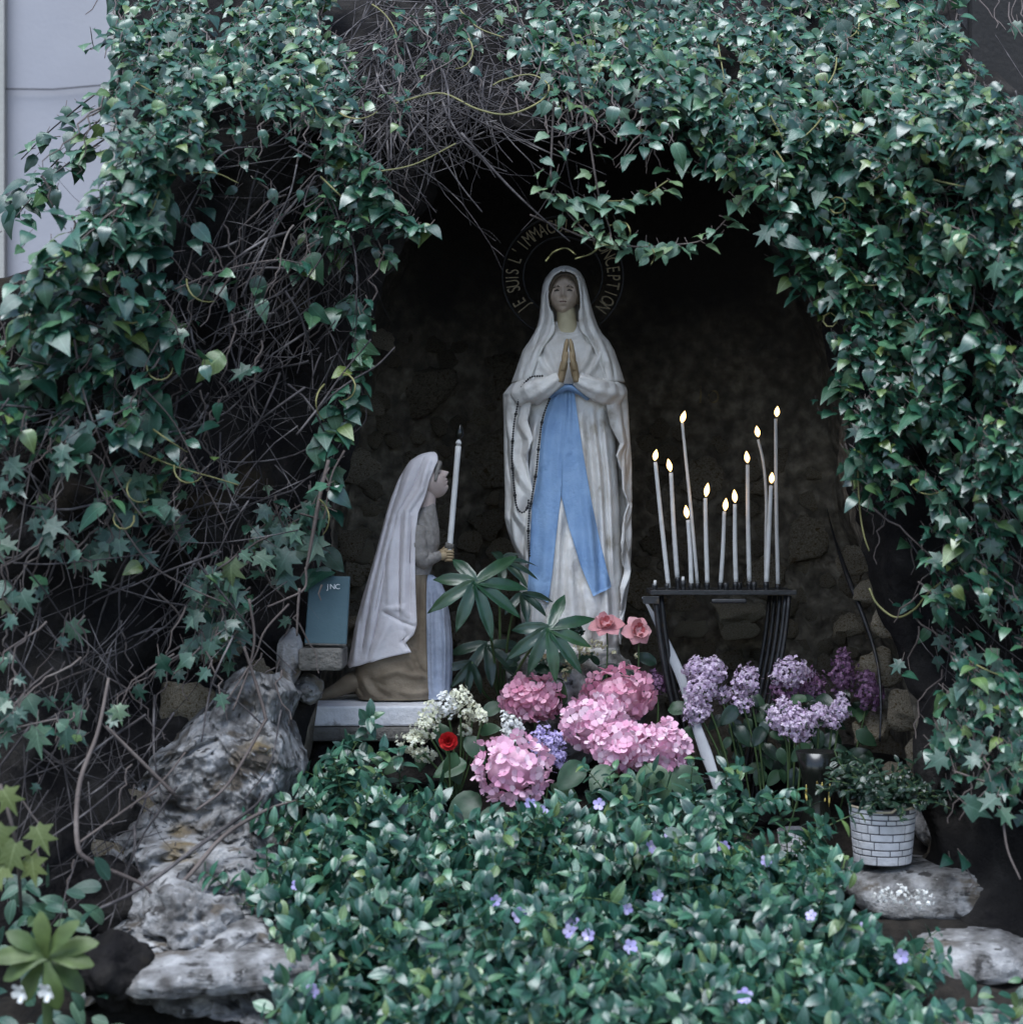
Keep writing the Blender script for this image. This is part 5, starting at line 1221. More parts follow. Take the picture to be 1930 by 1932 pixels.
# named stems that can be followed in the photograph
def vine(own, pts_, r, mat, lift=0.13, dY=None):
    p3 = smooth_path([tuple(P(x, y, (ysurf(x, y) - lift) if dY is None else dY)) for x, y in pts_], max(8, len(pts_) * 5))
    rad = 0.72 * np.array(r if isinstance(r, (list, tuple)) else [r, r * 0.7])
    V, F = tube(p3, rad, 7); MB().add(V, F).build('stem', M[mat], IV[own]['r'])
for own, pl, r, mt in [
    ('left', [(620, 868), (605, 930), (590, 1010), (578, 1075)], [0.005, 0.006, 0.004], 'vine'), ('left', [(577, 1070), (575, 1110), (540, 1130), (505, 1145)], 0.0035, 'vine'),
    ('left', [(565, 1110), (562, 1150), (560, 1200)], 0.004, 'vine'), ('left', [(545, 1140), (500, 1190), (480, 1240), (430, 1320)], 0.003, 'vine'),
    ('left', [(205, 1280), (185, 1380), (150, 1480), (146, 1590), (170, 1625), (260, 1665), (290, 1690)], [0.004, 0.006, 0.006, 0.003], 'vine'),
    ('left', [(150, 1590), (220, 1540), (300, 1480), (350, 1420)], 0.003, 'vine'), ('left', [(200, 1370), (260, 1430), (330, 1500)], [0.003, 0.0045, 0.005], 'vine'),
    ('left', [(130, 1740), (260, 1680), (370, 1600), (470, 1530), (500, 1500)], [0.003, 0.005, 0.005, 0.002], 'twig'), ('left', [(290, 1700), (350, 1660), (420, 1580), (500, 1530), (560, 1510)], [0.004, 0.006, 0.005, 0.002], 'vine'),
    ('left', [(460, 1220), (480, 1280), (500, 1350), (495, 1370), (430, 1480), (370, 1530)], [0.004, 0.005, 0.003], 'vine'), ('left', [(530, 1340), (510, 1440), (460, 1510)], 0.0025, 'twig'),
    ('left', [(400, 1290), (455, 1330), (495, 1368)], 0.003, 'twig'), ('left', [(470, 1130), (480, 1200), (470, 1260), (440, 1340)], 0.004, 'vine'),
    ('left', [(140, 640), (155, 730), (185, 820), (230, 920), (280, 990)], 0.003, 'vine'), ('left', [(150, 850), (210, 960), (280, 1060), (360, 1110), (430, 1140)], 0.0028, 'vine'),
    ('left', [(260, 850), (330, 880), (400, 900), (450, 915)], 0.0022, 'vine_green'), ('left', [(270, 730), (330, 800), (380, 900), (430, 1000)], 0.0025, 'vine'), ('left', [(300, 640), (270, 700), (260, 770)], 0.002, 'vine'),
    ('left', [(60, 870), (45, 960), (30, 1060)], 0.002, 'vine'), ('left', [(25, 1062), (100, 1064), (240, 1050), (300, 1040)], 0.002, 'twig'),
    ('left', [(555, 560), (610, 480), (640, 420), (600, 330), (575, 390), (640, 350), (720, 300)], 0.0025, 'twig'), ('left', [(560, 820), (610, 760), (660, 720), (710, 690), (745, 655)], 0.003, 'twig'),
    ('left', [(455, 560), (500, 460), (545, 370), (560, 310)], 0.0028, 'twig'), ('left', [(330, 545), (420, 510), (520, 490), (580, 500)], 0.0022, 'vine'), ('left', [(320, 330), (400, 325), (450, 345)], 0.002, 'vine_green'),
    ('left', [(340, 420), (420, 290), (520, 270), (600, 190)], 0.0022, 'twig'), ('left', [(650, 850), (625, 900), (612, 980)], 0.003, 'vine'),
    ('left', [(600, 770), (650, 700), (700, 640)], 0.003, 'twig'), ('left', [(440, 1200), (400, 1290), (380, 1400)], 0.003, 'twig'),
    ('arch', [(745, 195), (830, 175), (900, 205), (960, 215), (1020, 190), (1035, 160), (1000, 140), (950, 150), (930, 160)], 0.0028, 'vine_green'), ('arch', [(770, 130), (830, 60), (870, 20)], 0.002, 'twig'),
    ('arch', [(860, 10), (900, 50), (950, 70)], 0.0028, 'vine_green'), ('arch', [(765, 80), (790, 150), (815, 190)], 0.003, 'twig'), ('arch', [(835, 130), (845, 170), (848, 225)], 0.0035, 'twig'), ('arch', [(738, 220), (738, 290), (740, 310)], 0.0028, 'twig'),
    ('arch', [(870, 250), (940, 330), (1000, 390), (1075, 455)], [0.0035, 0.003, 0.0016], 'twig'), ('arch', [(740, 110), (760, 170), (810, 260), (870, 350), (910, 400)], 0.0022, 'twig'),
    ('arch', [(700, 325), (780, 310), (860, 270)], 0.002, 'vine_green'), ('arch', [(1030, 40), (1020, 120), (990, 190)], 0.0028, 'vine'),
    ('right', [(1700, 300), (1740, 420), (1790, 540)], 0.0025, 'vine'), ('right', [(1800, 240), (1830, 380), (1870, 520)], 0.003, 'vine'), ('right', [(1750, 360), (1800, 440), (1860, 540)], 0.002, 'vine'),
    ('right', [(1640, 1110), (1655, 1140), (1690, 1165), (1725, 1150), (1750, 1120), (1780, 1095)], 0.003, 'vine_green'), ('right', [(1618, 880), (1622, 960), (1630, 1010), (1640, 1040)], 0.0026, 'vine_green'),
    ('right', [(1690, 560), (1740, 620), (1800, 700)], 0.0022, 'vine'), ('right', [(1580, 500), (1640, 560), (1680, 600)], 0.0022, 'vine_green'), ('right', [(1600, 230), (1640, 210), (1690, 235)], 0.003, 'vine_green'), ('right', [(1890, 1520), (1900, 1600), (1925, 1660)], 0.003, 'vine')]:
    vine(own, pl, r, mt)
# young yellow green shoots curving out of the foliage
GS = {k: [] for k in IV}
for k in range(120):
    px, py = random.uniform(0, 1920), random.uniform(0, 1250)
    if gval(GL, px, py) < 3 or not sil_ok(px, py) or px < 230: continue
    a = random.uniform(0.2, 2.9); b_ = random.gauss(0, 0.28); x, y = px, py; pl = []
    for i in range(8):
        pl.append(P(x, y, ysurf(x, y) - 0.13 - 0.04 * math.sin(i / 7 * 3.1))); x += math.cos(a) * 11; y += math.sin(a) * 11; a += b_
    if in_poly(x, y, OPEN) and y > 300: continue
    GS[owner(px, py)].append((np.array(pl), np.linspace(0.0020, 0.0009, 8)))
for k_, L_ in GS.items():
    if L_: stems_build('young_shoots', L_, M['vine_green'], IV[k_]['r'], 5, True)
# dangling sprays over the niche
sp = root('ivy_spray', 'two thin ivy runners dangling over the niche above the statue\'s head', 'ivy', P(1140, 460, -0.42)); IV['spray'] = dict(r=sp, a=Leaves(), b=Leaves(), st=[], big=[]); TW['spray'] = []
def spray(own, pl, Y, r, nleaf, mat, size=(0.020, 0.036), skip=0.0):
    p2 = smooth_path(pl, 60); p3 = np.array([P(x, y, Y + 0.02 * math.sin(i * 0.2)) for i, (x, y) in enumerate(p2)])
    V, F = tube(p3, np.array([r, r * 0.6]), 6); MB().add(V, F).build('stem', M[mat], IV[own]['r'])
    for i in range(nleaf):
        u = skip + (1 - skip) * (i + random.random() * 0.6) / nleaf; x, y = p2[min(59, int(u * 59))]
        ivy_leaf(own, x + (1 if i % 2 else -1) * random.uniform(6, 20), y + random.uniform(-6, 8), Y - 0.01, random.uniform(*size), False, 0.6, 0.6)
YS = -0.50
spray('spray', [(1045, 190), (1040, 300), (1042, 345), (1070, 400), (1125, 455)], YS, 0.0022, 16, 'vine')
spray('spray', [(1085, 105), (1110, 250), (1130, 370), (1150, 430), (1152, 460)], YS, 0.0024, 26, 'vine')
spray('spray', [(1035, 372), (1100, 378), (1200, 375), (1260, 340)], YS + 0.01, 0.0018, 22, 'vine_green', (0.026, 0.042))
spray('spray', [(1000, 405), (1060, 430), (1125, 455), (1200, 465), (1262, 462), (1330, 450), (1385, 395), (1420, 340)], YS + 0.02, 0.0018, 24, 'vine', (0.022, 0.04), 0.35)
spray('spray', [(1150, 440), (1120, 475), (1085, 488)], YS, 0.002, 1, 'vine_green', (0.02, 0.03))
spray('spray', [(1030, 492), (1045, 475), (1068, 468), (1086, 480)], YS + 0.01, 0.0016, 0, 'vine_green')
spray('spray', [(1150, 425), (1180, 420), (1188, 445), (1160, 462), (1130, 460)], YS - 0.01, 0.0016, 2, 'vine_green', (0.02, 0.03))
spray('spray', [(1225, 460), (1235, 480), (1228, 500)], YS, 0.0014, 3, 'vine_green', (0.018, 0.028))
spray('arch', [(1185, 20), (1230, 120), (1290, 190), (1340, 260), (1400, 330)], -0.45, 0.0024, 44, 'vine')
spray('arch', [(1330, 120), (1340, 220), (1330, 330)], -0.46, 0.0022, 32, 'vine')
spray('arch', [(1480, 300), (1470, 400), (1500, 500), (1540, 590)], -0.42, 0.002, 44, 'vine', (0.024, 0.04))
spray('right', [(1560, 400), (1600, 500), (1630, 620), (1600, 720), (1580, 780)], -0.42, 0.002, 48, 'vine', (0.024, 0.042))
spray('right', [(1640, 780), (1625, 880), (1640, 960)], -0.44, 0.002, 10, 'vine')
spray('left', [(640, 270), (690, 320), (715, 380), (760, 420), (795, 430)], -0.45, 0.0024, 56, 'vine', (0.026, 0.046))
spray('left', [(700, 420), (720, 470), (740, 500)], -0.42, 0.0018, 9, 'vine')
spray('left', [(670, 560), (690, 640), (680, 720), (690, 790), (650, 830)], -0.40, 0.002, 42, 'vine', (0.028, 0.042))
spray('left', [(690, 640), (660, 740), (640, 800), (600, 850)], -0.42, 0.002, 30, 'vine', (0.03, 0.045))
spray('left', [(560, 130), (575, 160), (570, 190)], -0.45, 0.0018, 3, 'vine', (0.03, 0.045))
spray('left', [(640, 880), (632, 930), (628, 980)], -0.30, 0.0018, 5, 'vine', (0.045, 0.055))
spray('left', [(600, 1000), (590, 1060), (610, 1090)], -0.32, 0.0018, 6, 'vine', (0.045, 0.06))
spray('corner', [(215, 150), (150, 200), (90, 250), (40, 300)], -0.1, 0.002, 16, 'twig', (0.03, 0.045))
spray('corner', [(210, 60), (180, 90), (170, 50)], -0.05, 0.0014, 6, 'twig', (0.025, 0.035)); spray('corner', [(215, 200), (120, 290), (60, 350), (10, 380)], -0.15, 0.002, 22, 'twig', (0.03, 0.05))
spray('corner', [(200, 260), (100, 330), (20, 420)], -0.2, 0.002, 24, 'twig', (0.03, 0.05))
for k, d in IV.items():
    if d['a'].L: d['a'].build(IVY_SH, M['ivy_young' if k == 'spray' else 'ivy'], d['r'], 240 if d['b'].L else 300)
    if d['b'].L: d['b'].build(STAR_SH, M['ivy_star'], d['r'], 60, 'leaf', 'lobed_leaf_mass')
    if d['st']: stems_build('runners', d['st'], M['vine'], d['r'], 4, True)
    if TW[k]: stems_build('bare_twigs', TW[k], M['twig'], d['r'], 4, True)
print('ivy leaves', {k: (len(d['a'].L), len(d['b'].L), len(TW[k])) for k, d in IV.items()})

# ------------------------------------------------------------------ periwinkle mound
REG = [(600, 1540), (612, 1460), (640, 1395), (700, 1400), (730, 1475), (900, 1560), (1050, 1550), (1180, 1500), (1300, 1510), (1380, 1520), (1430, 1545), (1560, 1600), (1590, 1680), (1660, 1760), (1730, 1850), (1760, 1990),
       (590, 1990), (575, 1850), (520, 1760), (450, 1720), (470, 1680), (560, 1640)]
pv = root('periwinkle', 'dense periwinkle mound with small violet flowers filling the foreground', 'periwinkle', P(1130, 1932, -1.1)); PV = Leaves(); pst = []
def pvY(py): return np.interp(py, [1380, 1500, 1700, 1932, 2000], [-0.36, -0.48, -0.78, -1.12, -1.2])
shoots = 0
while shoots < 950:
    px, py = random.uniform(410, 1790), random.uniform(1385, 1990)
    if not in_poly(px, py, REG): continue
    shoots += 1; Y = pvY(py) + random.uniform(-0.06, 0.13); p = np.array(P(px, py + random.uniform(0, 30), Y)); d = nrm((random.gauss(0, 0.6), random.gauss(-0.35, 0.4), random.uniform(0.2, 1.0)))
    n = random.randint(4, 8); step = random.uniform(0.012, 0.020); pp = [p.copy()]; rot = random.uniform(0, 3)
    for i in range(n):
        d = nrm(d + np.array([random.gauss(0, 0.12), -0.03, -0.08])); p = p + d * step; pp.append(p.copy())
        side = nrm(np.cross(d, (math.cos(rot + i * 1.57), math.sin(rot + i * 1.57), 0.3))); sz = random.uniform(0.021, 0.040) * (1 - 0.35 * i / n if i == n - 1 else 1)
        for s in (-1, 1):
            t = nrm(side * s + d * 0.5 + np.array([0, -0.15, -0.1])); nn = nrm(d * 0.7 + np.array([random.gauss(0, 0.25), -0.35, 0.75]))
            PV.add(random.randrange(len(VINCA_SH)), p, t, nn, sz, sz / (Y + 4.2) + 0.002 * i)
    pst.append((np.array(pp), np.linspace(0.0014, 0.0008, len(pp))))
for k in range(1700):
    px, py = random.uniform(410, 1790), random.uniform(1385, 1990)
    if in_poly(px, py, REG):
        PV.add(random.randrange(4), P(px, py, pvY(py) + random.uniform(-0.02, 0.1)), nrm((random.gauss(0, 1), random.gauss(-0.5, 0.4), random.gauss(-0.1, 0.5))), nrm((random.gauss(0, 0.4), -0.5, 0.8)), random.uniform(0.020, 0.036), 0)
PV.build(VINCA_SH, M['vinca'], pv, 300); stems_build('stems', pst, M['stem_green'], pv, 4, True)
def flower_mesh(name, npet, r, w_, cup, mat, mid=0.5):
    V, F, n = [], [], 0
    for k in range(npet):
        a = 2 * math.pi * k / npet; ca, sa = math.cos(a), math.sin(a)
        for (q, ww, z) in ((0.12, 0.10, 0.0), (mid, w_, cup * 0.5), (0.88, w_ * 0.85, cup), (1.0, w_ * 0.3, cup * 0.9)):
            for s in (-1, 1): x, y = q * r, s * ww * r; V.append((x * ca - y * sa, x * sa + y * ca, z * r))
        for i in range(3): b_ = n + i * 2; F += [(b_, b_ + 2, b_ + 3), (b_, b_ + 3, b_ + 1)]
        n += 8
    return mk_tri_mesh(name, np.array(V), np.array(F), mat)
vfl = flower_mesh('flower', 5, 0.0115, 0.40, 0.15, M['vinca_flower'], 0.6)
for (px, py) in [(980, 1727), (1080, 1742), (1052, 1805), (1075, 1758), (1110, 1765), (1183, 1715), (1189, 1787), (1228, 1598), (1130, 1518), (1030, 1525), (1365, 1598), (1530, 1728), (1700, 1805), (560, 1672), (1630, 1750), (1445, 1625), (590, 1870), (1240, 1690),
                 (1265, 1573), (1405, 1880), (1000, 1518), (935, 1700)]:
    n = nrm((random.gauss(0, 0.3), -0.85, 0.55)); B = basis(nrm((random.gauss(0, 1), 0, 1)), n)
    place('flower', vfl, mat4(B, P(px, py, pvY(py) - 0.10), random.uniform(0.8, 1.2)), pv)

# ------------------------------------------------------------------ cut flowers and potted plants
def ell_pts(n, seed=0):
    g = math.pi * (3 - math.sqrt(5)); return [np.array([math.cos(g * i) * math.sqrt(1 - (1 - 2 * (i + .5) / n) ** 2), math.sin(g * i) * math.sqrt(1 - (1 - 2 * (i + .5) / n) ** 2), 1 - 2 * (i + .5) / n]) for i in range(n)]
HYF = {k: [flower_mesh('floret', 4, 1.0, w_, c_, M[k], 0.55) for w_, c_ in ((0.50, 0.35), (0.56, 0.15), (0.48, 0.55))] for k in ('hyd_light', 'hyd_deep')}
def hyd_head(rt, px, py, Y, rx, rz, kind, stem_to):
    rx *= 0.94; rz *= 0.92; s = sc(Y); c = np.array(P(px, py, Y)); ry = (rx + rz) / 2 * 0.85
    bm = bmesh.new(); bmesh.ops.create_icosphere(bm, subdivisions=2, radius=1.0); cv = np.array([v.co for v in bm.verts]); cf = [tuple(v.index for v in f.verts) for f in bm.faces]; bm.free()
    h = MB().add(cv * np.array([rx, ry, rz]) * s * 0.72 + c, cf).build('flower_head', M[kind], rt)
    for i, d in enumerate(ell_pts(100)):
        if d[1] > 0.45: continue
        j = random.uniform(0.86, 1.06); p = c + d * np.array([rx, ry, rz]) * s * j * (1 + 0.10 * fbm(d, 2.2, 2, px * 0.1))
        n = nrm(d / np.array([rx, ry, rz]) * rx + np.array([random.gauss(0, 0.28), random.gauss(0, 0.28), random.gauss(0.1, 0.28)])); B = basis(nrm((random.gauss(0, 1), random.gauss(0, 1), random.gauss(0, 1))), n)
        place('floret', HYF[kind][i % 3], mat4(B, p, random.uniform(11.5, 16.0) * s * (0.85 + 0.15 * rx / 70)), h)
    V, F = tube(smooth_path([tuple(c), tuple((c + np.array(stem_to)) / 2 + np.array([0.01, 0.02, 0])), stem_to], 10), 0.003, 6); MB().add(V, F).build('stem', M['stem_green'], rt)
def big_leaf(rt, px, py, Y, t, n, size, mat, w_=0.33, parent=None):
    st_ = [(0, 0.04), (0.1, 0.6 * w_), (0.22, 0.9 * w_), (0.4, 1.0 * w_), (0.58, 0.92 * w_), (0.75, 0.66 * w_), (0.9, 0.3 * w_), (1.0, 0.01)]
    V, F = leaf_strip(st_, 0.25, 0.22, 0.012); V = V * size @ basis(t, n).T + np.array(P(px, py, Y)); MB().add(V, F).build('leaf', mat, rt)
h1 = root('hydrangea', 'pink hydrangea on the left, one deep pink and one large pale head', 'hydrangea', P(985, 1540, -0.3))
hyd_head(h1, 1005, 1318, -0.16, 60, 42, 'hyd_deep', tuple(P(1000, 1520, -0.2))); hyd_head(h1, 966, 1450, -0.44, 74, 66, 'hyd_light', tuple(P(985, 1600, -0.35)))
for a in [(905, 1500, -0.42, (-0.7, -0.4, -0.5), 0.085), (880, 1440, -0.3, (-0.9, -0.3, -0.2), 0.07), (945, 1330, -0.14, (-0.8, -0.3, -0.3), 0.05), (1045, 1350, -0.15, (0.6, -0.4, 0.4), 0.05), (940, 1520, -0.46, (-0.3, -0.5, -0.9), 0.09), (1040, 1480, -0.40, (0.8, -0.4, -0.4), 0.07)]:
    big_leaf(h1, a[0], a[1], a[2], nrm(a[3]), nrm((random.gauss(0, .2), -0.7, 0.7)), a[4], M['flower_leaf'])
h2 = root('hydrangea', 'larger pink hydrangea right of centre with four crowded heads', 'hydrangea', P(1190, 1560, -0.3))
hyd_head(h2, 1166, 1312, -0.14, 72, 56, 'hyd_deep', tuple(P(1180, 1540, -0.2))); hyd_head(h2, 1122, 1364, -0.26, 64, 52, 'hyd_light', tuple(P(1160, 1560, -0.3)))
hyd_head(h2, 1180, 1408, -0.34, 66, 46, 'hyd_light', tuple(P(1190, 1560, -0.34))); hyd_head(h2, 1250, 1412, -0.33, 47, 50, 'hyd_light', tuple(P(1220, 1560, -0.33)))
for a in [(1225, 1440, -0.40, (0.15, -0.5, -0.85), 0.105), (1265, 1450, -0.36, (0.7, -0.3, -0.6), 0.10), (1150, 1445, -0.42, (-0.5, -0.6, -0.5), 0.07), (1100, 1440, -0.42, (-0.6, -0.5, -0.5), 0.075), (1060, 1330, -0.16, (-0.1, -0.3, 0.9), 0.05), (1260, 1340, -0.1, (0.8, -0.3, 0.2), 0.055), (1290, 1375, -0.15, (0.7, -0.3, -0.2), 0.05), (1190, 1465, -0.44, (-0.2, -0.5, -0.8), 0.08)]:
    big_leaf(h2, a[0], a[1], a[2], nrm(a[3]), nrm((random.gauss(0, .2), -0.75, 0.6)), a[4], M['flower_leaf'])
# clusters of tiny florets
TINY = leaf_strip([(0.0, 0.15), (0.6, 0.42), (1.0, 0.18)], 0.1, 0.2)
def panicle(rt, name, px, py, Y, rx, rz, mat, n, fr=4.4, tilt=0.0, stem_to=None):
    s = sc(Y); c = np.array(P(px, py, Y)); V, F, k = [], [], 0
    ct, sn = math.cos(tilt), math.sin(tilt)
    for i in range(n):
        d = nrm((random.gauss(0, 1), random.gauss(-0.25, 1), random.gauss(0, 1))); r = random.uniform(0.62, 1.0) * (1 + 0.30 * fbm(d, 2.6, 2, px * 0.13 + py))
        tz = d[2]; wid = 1.0 - 0.35 * max(0, tz)
        x, y, z = d[0] * rx * r * wid, d[1] * rx * r * 0.8 * wid, d[2] * rz * r
        p = c + np.array([x * ct + z * sn, y, -x * sn + z * ct]) * s
        B = basis(nrm((random.gauss(0, 1), random.gauss(0, 1), random.gauss(0, 1))), nrm(d + np.array([0, -0.3, 0.2])))
        for q in range(4):
            a = q * math.pi / 2; Rz = np.array([[math.cos(a), -math.sin(a), 0], [math.sin(a), math.cos(a), 0], [0, 0, 1]])
            V.append((TINY[0] * fr * random.uniform(0.85, 1.2) * s) @ (B @ Rz).T + p); F.append(TINY[1] + k); k += len(TINY[0])
    ow = np.array(world_off(rt)); o = bpy.data.objects.new(name, mk_tri_mesh(name, np.concatenate(V) - ow, np.concatenate(F), mat, False)); col.objects.link(o); o.parent = rt
    if stem_to is not None:
        Vt, Ft = tube(smooth_path([tuple(c), tuple((c + np.array(stem_to)) / 2 + np.array([0.006, 0, 0.01])), tuple(stem_to)], 10), 0.0022, 5); MB().add(Vt, Ft).build('stem', M['stem_green'], rt)
cr = root('white_lilac', 'bunch of cream white lilac left of the hydrangeas', 'flowers', P(850, 1480, -0.3)); base = tuple(P(860, 1520, -0.25))
for (px, py, rx, rz, n, mt, tl) in [(778, 1402, 34, 24, 120, 'cream', 0.3), (800, 1372, 28, 26, 90, 'cream', 0.2), (815, 1345, 26, 28, 90, 'cream', 0.2), (868, 1322, 28, 30, 100, 'cream', 0), (893, 1345, 24, 24, 80, 'cream', 0), (800, 1425, 26, 15, 60, 'cream', 0), (875, 1378, 16, 12, 40, 'cream', 0), (842, 1330, 27, 24, 120, 'white_petal', 0), (912, 1352, 12, 14, 30, 'cream', 0)]:
    panicle(cr, 'panicle', px, py, -0.28 + random.uniform(-0.04, 0.04), rx, rz, M[mt], n, 4.2, tl, base)
for a in [(830, 1365, -0.25, (0.2, -0.4, -0.8), 0.06), (880, 1390, -0.28, (0.5, -0.4, -0.6), 0.065), (860, 1420, -0.3, (-0.3, -0.4, -0.8), 0.06), (905, 1380, -0.26, (0.6, -0.5, 0.2), 0.05), (800, 1410, -0.24, (-0.2, -0.4, -0.8), 0.05), (845, 1430, -0.28, (0.4, -0.4, -0.7), 0.06), (760, 1430, -0.27, (-0.7, -0.4, -0.5), 0.05)]:
    big_leaf(cr, a[0], a[1], a[2], nrm(a[3]), nrm((random.gauss(0, .3), -0.8, 0.5)), a[4], M['flower_leaf'], 0.3)
wf = root('white_stock', 'single white flower spike between the two pink hydrangeas\' left heads', 'flower', P(975, 1480, -0.28)); panicle(wf, 'flower_head', 966, 1372, -0.30, 22, 34, M['white_petal'], 150, 5.0, -0.45, tuple(P(985, 1500, -0.26)))
bl = root('purple_lilac', 'single violet lilac head beside the large pale hydrangea', 'flower', P(1030, 1500, -0.33)); panicle(bl, 'panicle', 1030, 1405, -0.33, 34, 46, M['lilac_blue'], 230, 4.4, -0.35, tuple(P(1030, 1520, -0.3)))
panicle(bl, 'panicle', 1055, 1430, -0.34, 16, 24, M['lilac_blue'], 60, 4.4, -0.4)
dl = root('dim_lilac', 'faded lilac sprig behind the deep pink hydrangea by the stand\'s leg', 'flower', P(1240, 1400, -0.06)); panicle(dl, 'panicle', 1238, 1288, -0.05, 26, 26, M['lilac_dark'], 110, 4.2, 0, tuple(P(1235, 1420, -0.05)))
# red flower
rf = root('red_carnation', 'small dark red carnation in front of the cream lilac', 'flower', P(846, 1500, -0.36)); c = np.array(P(846, 1398, -0.37)); s = sc(-0.37); rp = []
for lay, (k, r_, z_) in enumerate(((9, 19, 0), (8, 15, 5), (6, 10, 8), (4, 6, 10))):
    me_ = mk_tri_mesh('petal', *leaf_strip([(0, 0.2), (0.5, 0.5), (0.85, 0.55), (1.0, 0.3)], -0.25 - 0.15 * lay, 0.25, 0.06), M['red_petal'])
    for i in range(k):
        a = 2 * math.pi * i / k + lay * 0.4; t = nrm((math.cos(a), -0.25 - 0.3 * lay, math.sin(a))); place('petal', me_, mat4(basis(t, nrm((0, -1, 0.15))), c + np.array([0, -z_ * 0.6 * s, 0]), r_ * s), rf)
V, F = tube(smooth_path([tuple(c), tuple(P(848, 1440, -0.35)), tuple(P(850, 1520, -0.33))], 8), 0.002, 6); MB().add(V, F).build('stem', M['stem_green'], rf)
# two roses
def rose(px, py, Y, R_, lab, face, seed):
    rs = random.Random(seed); r = root('rose', lab, 'rose', P(px, py + 90, Y)); c = np.array(P(px, py, Y)); s = sc(Y); face = nrm(face); B0 = basis(nrm(np.cross(face, (1, 0, 0.1))), face)
    for lay, (k, rad, opn, mt) in enumerate(((6, 1.0, 0.25, 'rose'), (5, 0.72, 0.55, 'rose'), (5, 0.5, 0.95, 'rose_core'), (4, 0.36, 1.5, 'rose_core'))):
        pet = leaf_strip([(0, 0.12), (0.25, 0.34), (0.55, 0.46), (0.8, 0.36), (1.0, 0.05 if lay == 0 else 0.2)], (0.30 if lay == 0 else -0.35), -0.30 if lay else 0.2, 0.03); me_ = mk_tri_mesh('petal', *pet, M[mt])
        for i in range(k):
            a = 2 * math.pi * (i + rs.uniform(-0.1, 0.1)) / k + lay * 0.6; rd = B0 @ np.array([math.cos(a), math.sin(a), 0]); t = nrm(rd + face * opn); n = nrm(face - rd * opn * 0.7)
            place('petal', me_, mat4(basis(t, n), c + rd * R_ * s * 0.06 * lay, R_ * rad * s * rs.uniform(0.88, 1.1)), r)
    V, F = tube(smooth_path([tuple(c), tuple(P(px + 2, py + 40, Y + 0.01)), tuple(P(px, py + 120, Y + 0.01))], 8), 0.0018, 6); MB().add(V, F).build('stem', M['stem_green'], r)
rose(1144, 1180, -0.08, 32, 'open pink rose leaning left at the standing statue\'s feet', (-0.1, -0.65, 0.75), 1); rose(1203, 1190, -0.09, 30, 'pink rose facing forward beside the candle stand\'s left leg', (0.25, -0.9, 0.3), 4)
# wilted dark rose and cream sprig
wd_ = root('wilted_bloom', 'blackened wilted bloom beside the standing statue\'s hem', 'flower', P(1086, 1240, -0.06)); panicle(wd_, 'flower_head', 1086, 1188, -0.05, 15, 15, M['fatsia_dark'], 50, 7.0, 0, tuple(P(1092, 1260, -0.05)))
cs = root('cream_sprig', 'drooping sprig of tiny cream flowers under the statue\'s feet', 'flower', P(1090, 1290, -0.08))
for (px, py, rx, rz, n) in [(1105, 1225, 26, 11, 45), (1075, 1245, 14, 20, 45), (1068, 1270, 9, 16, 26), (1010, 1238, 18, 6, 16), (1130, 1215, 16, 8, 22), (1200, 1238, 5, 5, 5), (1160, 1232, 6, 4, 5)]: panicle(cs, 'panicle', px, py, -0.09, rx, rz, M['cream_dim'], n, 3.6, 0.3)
for k in range(26):
    px, py = random.uniform(960, 1240), random.uniform(1235, 1300); big_leaf(cs, px, py, -0.06, nrm((random.gauss(0, 1), -0.4, random.gauss(-0.2, 0.6))), nrm((random.gauss(0, .3), -0.7, 0.6)), random.uniform(0.03, 0.055), M['fatsia_dark'], 0.28)
# fatsia: big palmate leaves
fa = root('fatsia', 'glossy fatsia with big palmate leaves between the two statues', 'plant', P(940, 1330, -0.02))
def palmate(px, py, Y, L_, t, n, mat, lobes, w_=0.145):
    B = basis(nrm(t), nrm(n)); m = MB(); s = sc(Y)
    for (a, ln) in lobes:
        st_ = [(0, 0.06), (0.2, 0.125), (0.42, w_ * 0.95), (0.6, w_), (0.78, w_ * 0.72), (0.9, w_ * 0.35), (1.0, 0.006)]; V, F = leaf_strip([(y, q / max(ln, 0.5) * 0.8) for y, q in st_], 0.22, 0.45, 0.01)
        ca, sa = math.cos(R(a)), math.sin(R(a)); V = V * ln; V = np.stack([V[:, 0] * ca + V[:, 1] * sa, -V[:, 0] * sa + V[:, 1] * ca, V[:, 2]], -1); V[:, 2] -= 0.10 * abs(a) / 180 * np.hypot(V[:, 0], V[:, 1])
        m.add(V * L_ * s @ B.T + np.array(P(px, py, Y)), F)
    l = m.build('leaf', mat, fa)
    V, F = tube(smooth_path([tuple(P(px, py, Y)), tuple(P((px + 940) / 2, py + 60, Y + 0.05)), tuple(P(945, 1330, 0.0))], 10), 0.003, 6); MB().add(V, F).build('petiole', M['stem_green'], fa)
palmate(897, 1098, -0.22, 110, (0.30, -0.35, -0.85), (0.05, -0.80, 0.60), M['fatsia'], [(0, 1.05), (-38, 0.98), (-72, 0.95), (-112, 1.0), (38, 0.92), (75, 0.95), (115, 0.72), (160, 0.62)][::1])
palmate(1036, 1185, -0.20, 105, (0.12, -0.35, -0.90), (0.0, -0.80, 0.60), M['fatsia'], [(0, 0.98), (32, 0.92), (62, 0.95), (-30, 1.0), (-62, 0.82), (-100, 0.90), (-150, 0.78), (98, 0.68)])
